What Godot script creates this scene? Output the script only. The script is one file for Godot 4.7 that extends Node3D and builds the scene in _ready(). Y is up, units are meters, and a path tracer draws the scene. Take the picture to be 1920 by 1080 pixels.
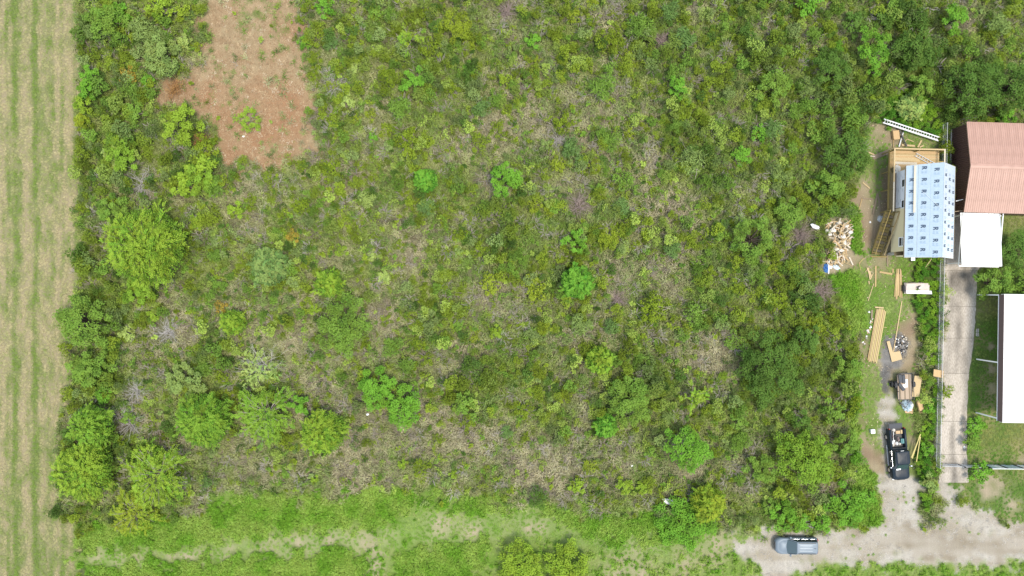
extends Node3D
# Bird's-eye view of an overgrown lot with a building site on its east side.
# Map units: K metres per unit of the survey grid that the plan below is written in (origin 960, 540).

const K := 0.06
const CH := 80.0

var M := {}
var taken := {}
var rng := RandomNumberGenerator.new()
var nA := FastNoiseLite.new()
var nB := FastNoiseLite.new()
var nC := FastNoiseLite.new()
var nD := FastNoiseLite.new()
var nS := FastNoiseLite.new()

# ---- ground raster
const CELL := 0.25
const GX := 560
const GZ := 352
var zone := PackedByteArray()
enum {SCRUB, FIELD, CLEARING, TALL, TRACK, DIRT, YARD, GRAVEL, MUD, LAWN, WEEDS, ASH, CONCRETE, VERGE}


class Buf:
	var v := PackedVector3Array()
	var c := PackedColorArray()
	var i := PackedInt32Array()

	func leaf(b: Vector3, d: Vector3, s: Vector3, l: float, w: float, col: Color) -> void:
		var n := v.size()
		var m := b + d * (l * 0.45)
		var sw := s * (w * 0.5)
		v.append(b); v.append(m + sw); v.append(b + d * l); v.append(m - sw)
		c.append(col); c.append(col); c.append(col); c.append(col)
		i.append(n); i.append(n + 1); i.append(n + 2)
		i.append(n); i.append(n + 2); i.append(n + 3)

	func tri(a: Vector3, b: Vector3, d: Vector3, col: Color) -> void:
		var n := v.size()
		v.append(a); v.append(b); v.append(d)
		c.append(col); c.append(col); c.append(col)
		i.append(n); i.append(n + 1); i.append(n + 2)

	func quad(a: Vector3, b: Vector3, d: Vector3, e: Vector3, col := Color.WHITE) -> void:
		var n := v.size()
		v.append(a); v.append(b); v.append(d); v.append(e)
		c.append(col); c.append(col); c.append(col); c.append(col)
		i.append(n); i.append(n + 1); i.append(n + 2)
		i.append(n); i.append(n + 2); i.append(n + 3)

	func box(t: Transform3D, size: Vector3, col := Color.WHITE) -> void:
		var h := size * 0.5
		var p := []
		for k in 8:
			p.append(t * Vector3(h.x if k & 1 else -h.x, h.y if k & 2 else -h.y, h.z if k & 4 else -h.z))
		quad(p[2], p[3], p[1], p[0], col); quad(p[7], p[6], p[4], p[5], col)
		quad(p[6], p[2], p[0], p[4], col); quad(p[3], p[7], p[5], p[1], col)
		quad(p[6], p[7], p[3], p[2], col); quad(p[0], p[1], p[5], p[4], col)

	func bar(a: Vector3, b: Vector3, w: float, h: float, col := Color.WHITE) -> void:
		var d := b - a
		var l := d.length()
		if l < 0.0001:
			return
		d /= l
		var up := Vector3.UP if absf(d.y) < 0.99 else Vector3.FORWARD
		var s := d.cross(up).normalized()
		var u := s.cross(d)
		box(Transform3D(Basis(d, u, s), (a + b) * 0.5), Vector3(l, h, w), col)

	func tube(a: Vector3, b: Vector3, r0: float, r1: float, n := 5, col := Color.WHITE) -> void:
		var d := (b - a).normalized()
		var up := Vector3.UP if absf(d.y) < 0.95 else Vector3.RIGHT
		var s := d.cross(up).normalized()
		var u := s.cross(d)
		var at := v.size()
		for k in n:
			var o := s * cos(TAU * k / n) + u * sin(TAU * k / n)
			v.append(a + o * r0); v.append(b + o * r1)
			c.append(col); c.append(col)
		for k in n:
			var x := at + k * 2
			var y := at + ((k + 1) % n) * 2
			i.append(x); i.append(x + 1); i.append(y + 1)
			i.append(x); i.append(y + 1); i.append(y)
		for k in range(1, n - 1):
			i.append(at + 1); i.append(at + 1 + (k + 1) * 2); i.append(at + 1 + k * 2)

	func mesh() -> ArrayMesh:
		var a := []
		a.resize(Mesh.ARRAY_MAX)
		a[Mesh.ARRAY_VERTEX] = v
		a[Mesh.ARRAY_COLOR] = c
		a[Mesh.ARRAY_INDEX] = i
		var m := ArrayMesh.new()
		m.add_surface_from_arrays(Mesh.PRIMITIVE_TRIANGLES, a)
		return m

	func smooth() -> ArrayMesh:
		var st := SurfaceTool.new()
		st.begin(Mesh.PRIMITIVE_TRIANGLES)
		for k in i:
			st.set_color(c[k])
			st.add_vertex(v[k])
		st.generate_normals()
		return st.commit()


func _ready() -> void:
	# ---- camera: the drone straight overhead, looking down, top of the picture to the north
	var cam := Camera3D.new()
	cam.name = "camera"
	cam.position = Vector3(0, CH, 0)
	cam.rotation_degrees = Vector3(-90, 0, 0)
	cam.fov = rad_to_deg(2.0 * atan(32.4 / CH))
	cam.near = 0.5
	cam.far = 4000.0
	add_child(cam)
	cam.current = true
	# ---- bright overcast sky and a weak veiled sun
	var env := Environment.new()
	env.background_mode = Environment.BG_SKY
	var sky := Sky.new()
	var sm := ProceduralSkyMaterial.new()
	sm.sky_top_color = Color(0.74, 0.80, 0.87)
	sm.sky_horizon_color = Color(0.84, 0.87, 0.90)
	sm.sky_curve = 0.2
	sm.ground_bottom_color = Color(0.2, 0.2, 0.16)
	sm.ground_horizon_color = Color(0.6, 0.64, 0.66)
	sm.sky_energy_multiplier = 1.0
	sky.sky_material = sm
	env.sky = sky
	env.tonemap_mode = Environment.TONE_MAPPER_LINEAR
	env.tonemap_exposure = 2.0
	env.sdfgi_enabled = true
	env.ssao_enabled = true
	env.ssil_enabled = true
	var we := WorldEnvironment.new()
	we.name = "world_environment"
	we.environment = env
	add_child(we)
	var sun := DirectionalLight3D.new()
	sun.name = "sun"
	sun.light_color = Color(1.0, 0.96, 0.90)
	sun.light_energy = 0.7
	sun.light_angular_distance = 16.0
	sun.shadow_enabled = true
	sun.rotation_degrees = Vector3(-74, 60, 0)
	add_child(sun)

	nA.seed = 11; nA.frequency = 1.0 / 11.0; nA.fractal_octaves = 2
	nB.seed = 12; nB.frequency = 1.0 / 4.0; nB.fractal_octaves = 2
	nC.seed = 13; nC.frequency = 1.0 / 1.3; nC.fractal_octaves = 2
	nS.seed = 14; nS.frequency = 1.0 / 9.0
	make_materials()
	build_ground()
	build_house()
	build_red_building()
	build_fences()
	build_plants()
	build_suv()
	build_pickup()
	build_trailer()
	build_timber()
	build_cover()



# ---- naming and tagging
func numbered(called: String) -> String:
	var n: int = taken.get(called, 0)
	taken[called] = n + 1
	return called if n == 0 else "%s_%03d" % [called, n]


func tag(o: Node, label := "", category := "", group := "", kind := "") -> Node:
	if label: o.set_meta("label", label)
	if category: o.set_meta("category", category)
	if group: o.set_meta("group", group)
	if kind: o.set_meta("kind", kind)
	return o


func thing(called: String, label: String, category: String, at := Vector3.ZERO, turn := 0.0, group := "") -> Node3D:
	var o := Node3D.new()
	o.name = numbered(called)
	add_child(o)
	o.position = at
	o.rotation.y = turn
	tag(o, label, category, group)
	return o


func part(called: String, b: Variant, m: Material, parent: Node, at := Vector3.ZERO, turn := 0.0) -> MeshInstance3D:
	var o := MeshInstance3D.new()
	var me: Mesh = b.mesh() if b is Buf else b
	o.mesh = me
	o.material_override = m
	o.position = at
	o.rotation.y = turn
	var n := 0
	var called_as := called
	while parent.has_node(NodePath(called_as)):
		n += 1
		called_as = "%s_%03d" % [called, n]
	o.name = called_as
	parent.add_child(o)
	return o


func single(called: String, b: Variant, m: Material, label: String, category: String, at := Vector3.ZERO, turn := 0.0, group := "") -> MeshInstance3D:
	var o := MeshInstance3D.new()
	var me: Mesh = b.mesh() if b is Buf else b
	o.mesh = me
	o.material_override = m
	o.name = numbered(called)
	add_child(o)
	o.position = at
	o.rotation.y = turn
	tag(o, label, category, group)
	return o


func struct(called: String, me: Mesh, m: Material) -> MeshInstance3D:
	var o := MeshInstance3D.new()
	o.mesh = me
	o.material_override = m
	o.name = numbered(called)
	add_child(o)
	o.set_meta("kind", "structure")
	return o


func stuff(called: String, label: String, category: String, me: Mesh, m: Material, tr: Array, cols: PackedColorArray) -> void:
	if tr.is_empty():
		return
	var mm := MultiMesh.new()
	mm.transform_format = MultiMesh.TRANSFORM_3D
	mm.use_colors = true
	mm.mesh = me
	mm.instance_count = tr.size()
	for k in tr.size():
		mm.set_instance_transform(k, tr[k])
		mm.set_instance_color(k, cols[k])
	var o := MultiMeshInstance3D.new()
	o.multimesh = mm
	o.material_override = m
	o.name = numbered(called)
	add_child(o)
	tag(o, label, category, "", "stuff")


# ---- plan helpers
func P(x: float, y: float, h := 0.0) -> Vector3:      # plan grid to metres, at ground level
	return Vector3((x - 960.0) * K, h, (y - 540.0) * K)


func U(x: float, y: float, h: float) -> Vector3:      # a point h metres up, surveyed from the air station 80 m above the origin
	var s := K * (CH - h) / CH
	return Vector3((x - 960.0) * s, h, (y - 540.0) * s)


func rr(a: float, b: float) -> float:
	return rng.randf_range(a, b)


func mixc(a: Color, b: Color, t: float) -> Color:
	return a.lerp(b, clampf(t, 0.0, 1.0))


func mul(a: Color, f: float) -> Color:
	return Color(a.r * f, a.g * f, a.b * f)


func zat(x: float, z: float) -> int:
	var i := int(floor(x / CELL)) + GX / 2
	var j := int(floor(z / CELL)) + GZ / 2
	if i < 0 or j < 0 or i >= GX or j >= GZ:
		return 255
	return zone[j * GX + i]


func paint(z: int, pts: Array, wob := 0.5) -> void:
	var poly := PackedVector2Array()
	var lo := Vector2(1e9, 1e9)
	var hi := -lo
	for k in range(0, pts.size(), 2):
		var q := P(pts[k], pts[k + 1])
		var w := Vector2(q.x, q.z)
		poly.append(w)
		lo = lo.min(w)
		hi = hi.max(w)
	var i0 := maxi(0, int((lo.x - wob) / CELL) + GX / 2 - 1)
	var i1 := mini(GX - 1, int((hi.x + wob) / CELL) + GX / 2 + 1)
	var j0 := maxi(0, int((lo.y - wob) / CELL) + GZ / 2 - 1)
	var j1 := mini(GZ - 1, int((hi.y + wob) / CELL) + GZ / 2 + 1)
	for j in range(j0, j1 + 1):
		var y := (j - GZ / 2 + 0.5) * CELL
		for i in range(i0, i1 + 1):
			var x := (i - GX / 2 + 0.5) * CELL
			var q := Vector2(x, y)
			if wob > 0.0:
				q += Vector2(nB.get_noise_2d(x * 1.6, y * 1.6) + 0.7 * nC.get_noise_2d(x, y), nB.get_noise_2d(x * 1.6 + 91.0, y * 1.6) + 0.7 * nC.get_noise_2d(x + 57.0, y)) * wob
			if Geometry2D.is_point_in_polygon(q, poly):
				zone[j * GX + i] = z


func blobs(list: Array, x: float, z: float) -> float:
	# soft sum of round patches [x, y, radius] on the plan
	var s := 0.0
	for b in list:
		var dx: float = (b[0] - 960.0) * K - x
		var dz: float = (b[1] - 540.0) * K - z
		var r: float = b[2] * K
		var q := (dx * dx + dz * dz) / (r * r)
		if q < 4.0:
			s += exp(-q * 1.5)
	return minf(s, 1.0)


# ---- materials
func mat(called: String, albedo: Color, rough := 0.8, metal := 0.0, spec := 0.5) -> StandardMaterial3D:
	var m := StandardMaterial3D.new()
	m.resource_name = called
	m.albedo_color = albedo.linear_to_srgb()
	m.roughness = rough
	m.metallic = metal
	m.metallic_specular = spec
	m.cull_mode = BaseMaterial3D.CULL_DISABLED
	M[called] = m
	return m


func noise_tex(freq: float, lo: Color, hi: Color, oct := 4, size := 512, kind := FastNoiseLite.TYPE_SIMPLEX_SMOOTH, sd := 3) -> NoiseTexture2D:
	var n := FastNoiseLite.new()
	n.seed = sd
	n.noise_type = kind
	n.frequency = freq
	n.fractal_octaves = oct
	var t := NoiseTexture2D.new()
	t.width = size
	t.height = size
	t.seamless = true
	t.noise = n
	var g := Gradient.new()
	g.set_color(0, lo)
	g.set_color(1, hi)
	t.color_ramp = g
	return t


func grain(m: StandardMaterial3D, t: Texture2D, scale: Vector3) -> void:
	m.albedo_texture = t
	m.uv1_triplanar = true
	m.uv1_scale = scale


func leaf_mat(called: String, back := Color(0.28, 0.36, 0.14), rough := 0.6) -> StandardMaterial3D:
	var m := mat(called, Color.WHITE, rough, 0.0, 0.18)
	m.vertex_color_use_as_albedo = true
	m.backlight_enabled = true
	m.backlight = back
	return m


func make_materials() -> void:
	var g := mat("ground", Color.WHITE, 0.95, 0.0, 0.2)
	g.vertex_color_use_as_albedo = true
	g.albedo_texture = noise_tex(0.03, Color(0.80, 0.80, 0.80), Color(1, 1, 1), 5, 1024)
	g.uv1_triplanar = true
	g.uv1_world_triplanar = true
	g.uv1_scale = Vector3(0.31, 0.31, 0.31)
	g.heightmap_enabled = true
	g.heightmap_texture = noise_tex(0.05, Color.BLACK, Color.WHITE, 5, 1024, FastNoiseLite.TYPE_SIMPLEX_SMOOTH, 9)
	g.heightmap_scale = 5.0
	leaf_mat("leaf")
	leaf_mat("grass", Color(0.3, 0.34, 0.16), 0.7)
	var tw := mat("twig", Color.WHITE, 0.9, 0.0, 0.2)
	tw.vertex_color_use_as_albedo = true
	var bark := mat("bark", Color(0.16, 0.13, 0.10), 0.95, 0.0, 0.2)
	grain(bark, noise_tex(0.06, Color(0.6, 0.6, 0.6), Color.WHITE), Vector3(1.5, 0.5, 1.5))
	var wood := noise_tex(0.03, Color(0.72, 0.68, 0.62), Color(1, 1, 1), 4, 512)
	for w in [["pine", Color(0.52, 0.40, 0.22)], ["treated", Color(0.36, 0.29, 0.12)], ["pale_wood", Color(0.62, 0.50, 0.31)], ["grey_wood", Color(0.30, 0.25, 0.19)], ["plywood", Color(0.62, 0.45, 0.26)], ["white_wood", Color(0.70, 0.66, 0.58)]]:
		var m := mat(w[0], w[1], 0.8, 0.0, 0.3)
		grain(m, wood, Vector3(0.6, 2.0, 2.0))
		m.albedo_texture = wood
	mat("white_paint", Color(0.80, 0.80, 0.80), 0.45)
	mat("white_roof", Color(0.84, 0.85, 0.86), 0.4)
	mat("cream_board", Color(0.70, 0.60, 0.38), 0.8)
	var hw := mat("house_wrap", Color(0.74, 0.76, 0.80), 0.5)
	hw.albedo_texture = noise_tex(0.01, Color(0.9, 0.9, 0.9), Color.WHITE)
	var un := mat("underlayment", Color(0.43, 0.52, 0.60), 0.3, 0.0, 0.7)
	grain(un, noise_tex(0.02, Color(0.88, 0.9, 0.92), Color.WHITE, 4, 512), Vector3(0.4, 0.4, 0.4))
	un.rim_enabled = true
	un.rim = 0.7
	un.rim_tint = 0.0
	mat("print", Color(0.035, 0.06, 0.11), 0.6)
	mat("faint_print", Color(0.29, 0.40, 0.53), 0.6)
	mat("grey_print", Color(0.45, 0.48, 0.53), 0.6)
	var rd := mat("red_metal", Color(0.41, 0.25, 0.20), 0.45, 0.0, 0.5)
	grain(rd, noise_tex(0.012, Color(0.88, 0.87, 0.86), Color.WHITE, 5, 512), Vector3(0.12, 0.12, 0.12))
	mat("maroon_metal", Color(0.085, 0.045, 0.04), 0.5)
	mat("brown_trim", Color(0.11, 0.075, 0.075), 0.55)
	mat("galvanised", Color(0.38, 0.40, 0.42), 0.5, 0.5)
	mat("grey_steel", Color(0.36, 0.39, 0.43), 0.45, 0.5)
	mat("black_steel", Color(0.022, 0.023, 0.026), 0.5)
	mat("black_paint", Color(0.012, 0.020, 0.031), 0.42, 0.0, 0.35)
	mat("silver_paint", Color(0.155, 0.19, 0.228), 0.5, 0.2, 0.4)
	mat("dark_glass", Color(0.015, 0.022, 0.028), 0.08, 0.0, 0.6)
	mat("screen_glass", Color(0.03, 0.055, 0.065), 0.06, 0.0, 0.7)
	mat("rubber", Color(0.018, 0.018, 0.018), 0.85)
	mat("plastic", Color(0.03, 0.03, 0.032), 0.6)
	mat("chrome", Color(0.6, 0.62, 0.64), 0.2, 1.0)
	mat("lamp_clear", Color(0.7, 0.72, 0.74), 0.15, 0.0, 0.8)
	mat("lamp_red", Color(0.35, 0.02, 0.02), 0.2)
	var con := mat("concrete", Color(0.53, 0.48, 0.425), 0.9, 0.0, 0.25)
	con.vertex_color_use_as_albedo = true
	con.albedo_texture = noise_tex(0.02, Color(0.76, 0.75, 0.74), Color(1, 1, 1), 6, 1024, FastNoiseLite.TYPE_SIMPLEX_SMOOTH, 21)
	con.uv1_triplanar = true
	con.uv1_world_triplanar = true
	con.uv1_scale = Vector3(0.35, 0.35, 0.12)
	con.heightmap_enabled = true
	con.heightmap_texture = noise_tex(0.08, Color.BLACK, Color.WHITE, 4, 512)
	con.heightmap_scale = 1.0
	var pt := mat("pale_twig", Color(0.34, 0.30, 0.26), 0.9, 0.0, 0.2)
	pt.vertex_color_use_as_albedo = true
	var lr := leaf_mat("leaf_rust")
	lr.albedo_color = Color(0.34, 0.19, 0.07).linear_to_srgb()
	mat("cane", Color(0.44, 0.37, 0.13), 0.6)
	mat("treated_pale", Color(0.42, 0.34, 0.16), 0.8, 0.0, 0.3)
	mat("trailer_wood", Color(0.36, 0.28, 0.21), 0.85, 0.0, 0.3)
	mat("cloth_pink", Color(0.50, 0.43, 0.385), 0.8)
	mat("clear_plastic", Color(0.42, 0.44, 0.46), 0.25)
	mat("ladder_grey", Color(0.52, 0.54, 0.56), 0.45, 0.2)
	mat("block", Color(0.42, 0.40, 0.36), 0.9)
	mat("stone", Color(0.30, 0.29, 0.28), 0.9)
	mat("charcoal", Color(0.03, 0.03, 0.032), 0.9)
	mat("white_plastic", Color(0.78, 0.79, 0.80), 0.45)
	mat("cloth_white", Color(0.72, 0.68, 0.62), 0.8)
	mat("blue_tarp", Color(0.06, 0.17, 0.42), 0.5)
	mat("teal", Color(0.03, 0.16, 0.17), 0.5)
	mat("pink_dust", Color(0.45, 0.27, 0.20), 0.9)
	mat("shingle", Color(0.05, 0.055, 0.065), 0.75)
	mat("ice_blue", Color(0.50, 0.60, 0.66), 0.35)
	mat("card", Color(0.45, 0.31, 0.18), 0.85)


# ---- the ground, its zones and their colours
const TAN := [[700, 620, 70], [870, 660, 50], [840, 205, 40], [1090, 250, 40], [930, 240, 35], [720, 130, 30], [1010, 250, 40], [640, 860, 90], [760, 850, 90], [880, 850, 70], [1010, 870, 70], [1060, 890, 40],
	[1240, 520, 60], [1330, 680, 60], [1160, 520, 40], [1270, 400, 40], [480, 420, 40], [540, 660, 70], [700, 760, 40], [440, 860, 80], [830, 300, 50], [1310, 870, 60], [930, 350, 40], [1180, 870, 60], [1040, 350, 30],
	[1350, 640, 40], [1130, 180, 60], [560, 780, 40], [1230, 300, 40], [900, 560, 60], [760, 480, 60], [340, 600, 50]]
const WORN := [[180, 1045, 16], [215, 1046, 16], [250, 1046, 16], [285, 1045, 16], [320, 1044, 16], [352, 1043, 16, 0.8], [385, 1041, 18, 0.6], [430, 1038, 22, 0.4], [500, 1030, 30, 0.35], [560, 1024, 30, 0.35], [620, 1020, 30, 0.4], [690, 1018, 30, 0.5], [708, 1050, 24, 0.5], [700, 1075, 24, 0.5], [990, 990, 16], [1015, 988, 14], [1160, 1068, 38, 0.9], [1205, 1075, 34, 0.8], [1280, 1060, 28, 0.6], [1190, 1035, 14, 0.7], [830, 985, 30, 0.4], [890, 1000, 30, 0.3], [1350, 1012, 34], [1335, 1045, 28, 0.8], [1640, 1000, 20, 0.6], [1560, 1000, 20, 0.6], [1460, 1000, 20, 0.6]]
const LAWN_WORN := [[1858, 690, 14], [1862, 730, 14], [1850, 900, 18], [1870, 915, 24], [1846, 925, 16], [1915, 860, 14], [1860, 650, 9], [1900, 950, 20], [1880, 580, 8]]
const DARK := [[190, 60, 60], [200, 180, 50], [190, 330, 50], [170, 480, 40], [210, 560, 50], [210, 700, 60], [230, 840, 40], [350, 290, 40], [890, 640, 60], [800, 150, 40], [830, 200, 30], [1240, 90, 60], [1270, 250, 40],
	[1430, 120, 80], [1550, 200, 70], [1650, 160, 80], [1780, 180, 90], [1560, 420, 60], [1400, 740, 50], [1330, 560, 50], [1500, 560, 70], [1560, 700, 60], [900, 700, 50], [1220, 700, 60], [400, 660, 40], [1700, 60, 80], [480, 250, 20], [940, 420, 60], [1340, 300, 60], [860, 330, 40], [250, 250, 60]]


func paint_zones() -> void:
	zone.resize(GX * GZ)
	zone.fill(SCRUB)
	paint(FIELD, [-900, -700, 148, -700, 150, 0, 145, 200, 147, 420, 146, 560, 132, 640, 126, 760, 110, 860, 112, 960, 148, 985, 150, 1700, -900, 1700], 0.7)
	paint(CLEARING, [378, -700, 381, 60, 387, 112, 355, 128, 308, 150, 300, 190, 350, 205, 388, 222, 405, 255, 412, 292, 440, 314, 520, 320, 562, 300, 592, 280, 592, 200, 574, 120, 566, 40, 562, -700], 1.3)
	paint(VERGE, [150, 985, 345, 965, 400, 925, 470, 915, 600, 932, 730, 915, 900, 930, 1010, 945, 1200, 955, 1370, 990, 1640, 985, 1660, 1010, 2300, 960, 2300, 1700, 140, 1700], 1.8)
	paint(TRACK, [150, 1030, 420, 1020, 560, 1003, 720, 996, 800, 958, 1000, 955, 1060, 990, 1180, 1005, 1400, 985, 1400, 1000, 1380, 1040, 1200, 1050, 1110, 1030, 1000, 1012, 850, 1020, 760, 1018, 690, 1036, 420, 1058, 150, 1056], 1.4)
	paint(TALL, [150, 985, 340, 968, 430, 950, 455, 915, 600, 935, 720, 918, 790, 935, 760, 965, 700, 985, 560, 990, 420, 1012, 330, 1026, 150, 1030], 1.4)
	paint(TALL, [820, 935, 990, 945, 940, 962, 810, 955], 1.4)
	paint(TALL, [150, 1060, 340, 1054, 540, 1040, 660, 1034, 690, 1060, 690, 1700, 150, 1700], 1.4)
	paint(TALL, [750, 1034, 840, 1022, 900, 1012, 920, 1030, 880, 1080, 860, 1200, 730, 1200], 1.4)
	paint(TALL, [1010, 955, 1200, 965, 1260, 985, 1240, 1010, 1120, 1012, 1050, 985], 1.4)
	# building site
	paint(YARD, [1612, 300, 1630, 232, 1700, 228, 1760, 245, 1762, 480, 1740, 490, 1720, 600, 1712, 900, 1735, 985, 1650, 990, 1640, 900, 1608, 860, 1612, 640, 1600, 540, 1560, 500, 1580, 430], 0.5)
	paint(TALL, [1560, 480, 1590, 500, 1618, 540, 1622, 610, 1596, 640, 1575, 560, 1548, 520], 0.4)
	paint(TALL, [1590, 375, 1612, 400, 1618, 480, 1590, 470, 1582, 420], 0.4)
	paint(TALL, [1600, 640, 1614, 700, 1606, 860, 1645, 900, 1655, 985, 1600, 985, 1590, 800], 0.4)
	paint(WEEDS, [1712, 478, 1758, 478, 1762, 560, 1752, 700, 1748, 900, 1735, 960, 1722, 930, 1712, 880, 1720, 805, 1740, 775, 1742, 690, 1730, 650, 1714, 580], 0.35)
	paint(WEEDS, [1640, 235, 1650, 195, 1700, 165, 1745, 180, 1768, 240, 1760, 262, 1700, 245], 0.5)
	paint(ASH, [1660, 630, 1690, 622, 1710, 640, 1700, 670, 1690, 690, 1672, 690, 1668, 740, 1655, 730, 1655, 660], 0.4)
	paint(GRAVEL, [1655, 740, 1682, 752, 1684, 805, 1712, 900, 1728, 912, 1724, 985, 1740, 1000, 1640, 1000, 1652, 960, 1650, 900, 1656, 860, 1650, 800], 0.8)
	paint(DIRT, [1545, 405, 1590, 402, 1600, 440, 1596, 500, 1582, 512, 1548, 518, 1542, 490, 1560, 475, 1545, 445], 0.4)
	# lawn on the east side
	paint(LAWN, [1775, 232, 1772, 500, 1760, 905, 1750, 920, 1790, 925, 1830, 950, 1900, 985, 2300, 1000, 2300, 232], 0.3)
	paint(GRAVEL, [1385, 1010, 1420, 1002, 1550, 1003, 1640, 992, 1730, 984, 1770, 975, 1760, 915, 1800, 908, 1805, 940, 1850, 958, 1900, 985, 2300, 975, 2300, 1056, 1900, 1062, 1780, 1058, 1650, 1062, 1560, 1058, 1490, 1072, 1450, 1300, 1390, 1300, 1425, 1060, 1380, 1040], 1.2)
	paint(MUD, [1600, 1000, 1700, 995, 1780, 1000, 1920, 1005, 2300, 1005, 2300, 1040, 1900, 1048, 1740, 1052, 1700, 1035, 1640, 1022, 1600, 1018], 1.6)
	paint(GRAVEL, [1610, 1030, 1690, 1030, 1716, 1040, 1710, 1054, 1610, 1052], 1.0)
	paint(CONCRETE, [1772, 395, 1875, 395, 1875, 500, 1832, 506, 1828, 640, 1815, 720, 1812, 800, 1816, 905, 1760, 905, 1762, 800, 1766, 640, 1770, 500], 0.0)


func stripes(x: float, z: float) -> float:
	# mown rows of the hay field run north-south
	var px := x / K + 960.0 + 5.0 * nS.get_noise_1d(z * 0.6)
	var g := 0.0
	for s in [[30.0, 9.0, 0.75], [67.0, 7.0, 0.85], [14.0, 4.0, 0.35], [97.0, 6.0, 0.4], [118.0, 4.0, 0.35], [84.0, 3.0, 0.3], [142.0, 5.0, 0.4], [-30.0, 10.0, 0.8], [-70.0, 9.0, 0.9], [-110.0, 9.0, 0.7]]:
		var q: float = (px - s[0]) / s[1]
		g += s[2] * exp(-q * q)
	g += 0.42 * nB.get_noise_2d(x * 3.2, z * 0.6) + 0.5 * nC.get_noise_2d(x * 1.2, z * 0.5) + 0.22 * nA.get_noise_2d(x * 2.0, z * 0.5)
	g = 0.18 + 1.0 * g + 0.12 * sin(TAU * px / 12.5 + 0.6 * nA.get_noise_2d(x, z * 0.2)) * (0.7 + 1.2 * nB.get_noise_2d(x * 0.5, z * 0.6))
	g += 0.25 * smoothstep(22.0, 30.0, z)
	return clampf(g, 0.0, 1.0)


func ground_color(z: int, x: float, y: float) -> Color:
	var a := nA.get_noise_2d(x, y)
	var b := nB.get_noise_2d(x, y)
	var c := nC.get_noise_2d(x, y)
	match z:
		FIELD:
			return mixc(Color(0.37, 0.31, 0.195), Color(0.15, 0.205, 0.06), stripes(x, y) + 0.1 * c)
		CLEARING:
			var rust := blobs([[500, 280, 70], [540, 190, 60], [440, 260, 50], [330, 165, 40], [560, 60, 30], [400, 180, 40], [490, 240, 80]], x, y)
			return mixc(mixc(mixc(Color(0.43, 0.335, 0.205), Color(0.33, 0.24, 0.14), 0.5 + 1.2 * c), Color(0.37, 0.215, 0.12), rust * 0.8 + 0.5 * b), Color(0.22, 0.25, 0.10), 2.5 * (c * 0.6 + a * 0.6 - 0.30))
		TALL:
			return mixc(Color(0.08, 0.15, 0.025), Color(0.13, 0.2, 0.04), 0.5 + b)
		TRACK:
			return mixc(mixc(Color(0.20, 0.30, 0.075), Color(0.32, 0.35, 0.16), 0.3 + 0.7 * b + 0.3 * c), Color(0.44, 0.37, 0.26), blobs(WORN, x, y) * (0.7 + 0.5 * c))
		VERGE:
			return mixc(mixc(Color(0.17, 0.28, 0.05), Color(0.29, 0.33, 0.12), 0.3 + 0.7 * b + 0.5 * c), Color(0.44, 0.37, 0.26), blobs(WORN, x, y) * (0.7 + 0.5 * c))
		DIRT:
			return mixc(Color(0.40, 0.33, 0.225), Color(0.24, 0.25, 0.11), 0.2 + 0.9 * b + 0.6 * c)
		YARD:
			return mixc(mixc(Color(0.40, 0.335, 0.22), Color(0.30, 0.225, 0.15), 0.5 + b), Color(0.16, 0.235, 0.055), 0.45 + 1.6 * nA.get_noise_2d(x * 1.7, y * 0.8) + 0.4 * c)
		GRAVEL:
			var rut := nC.get_noise_2d(x * 0.12, y * 0.9)
			return mixc(mixc(Color(0.53, 0.495, 0.44), Color(0.40, 0.35, 0.275), 0.4 + 0.9 * b + 0.8 * rut), Color(0.25, 0.26, 0.13), 2.4 * (a * 0.5 + c * 0.7 - 0.26))
		MUD:
			var rut := nC.get_noise_2d(x * 0.10, y * 0.9)
			return mixc(mixc(Color(0.44, 0.395, 0.33), Color(0.31, 0.265, 0.20), 0.4 + 0.8 * b + 1.1 * rut), Color(0.44, 0.38, 0.26), 3.0 * (a - 0.35))
		LAWN:
			var worn := blobs(LAWN_WORN, x, y)
			return mixc(mixc(Color(0.12, 0.19, 0.045), Color(0.30, 0.28, 0.13), 0.25 + 0.9 * a + 0.7 * b), Color(0.42, 0.35, 0.25), worn * (0.8 + 0.8 * c))
		WEEDS:
			return Color(0.09, 0.13, 0.035)
		ASH:
			return mixc(Color(0.27, 0.26, 0.25), Color(0.14, 0.135, 0.13), 0.5 + b + c)
		CONCRETE:
			return Color(0.2, 0.19, 0.15)
	var dry := blobs(TAN, x, y)
	var dk := blobs(DARK, x, y)
	var t := mixc(Color(0.19, 0.175, 0.11), Color(0.10, 0.09, 0.06), 0.5 + b)
	t = mixc(t, Color(0.14, 0.18, 0.05), 0.5 + 0.9 * a - 0.4 * dry)
	t = mixc(t, Color(0.34, 0.30, 0.20), dry * 0.8 + 0.5 * b - 0.1)
	return t


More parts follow.
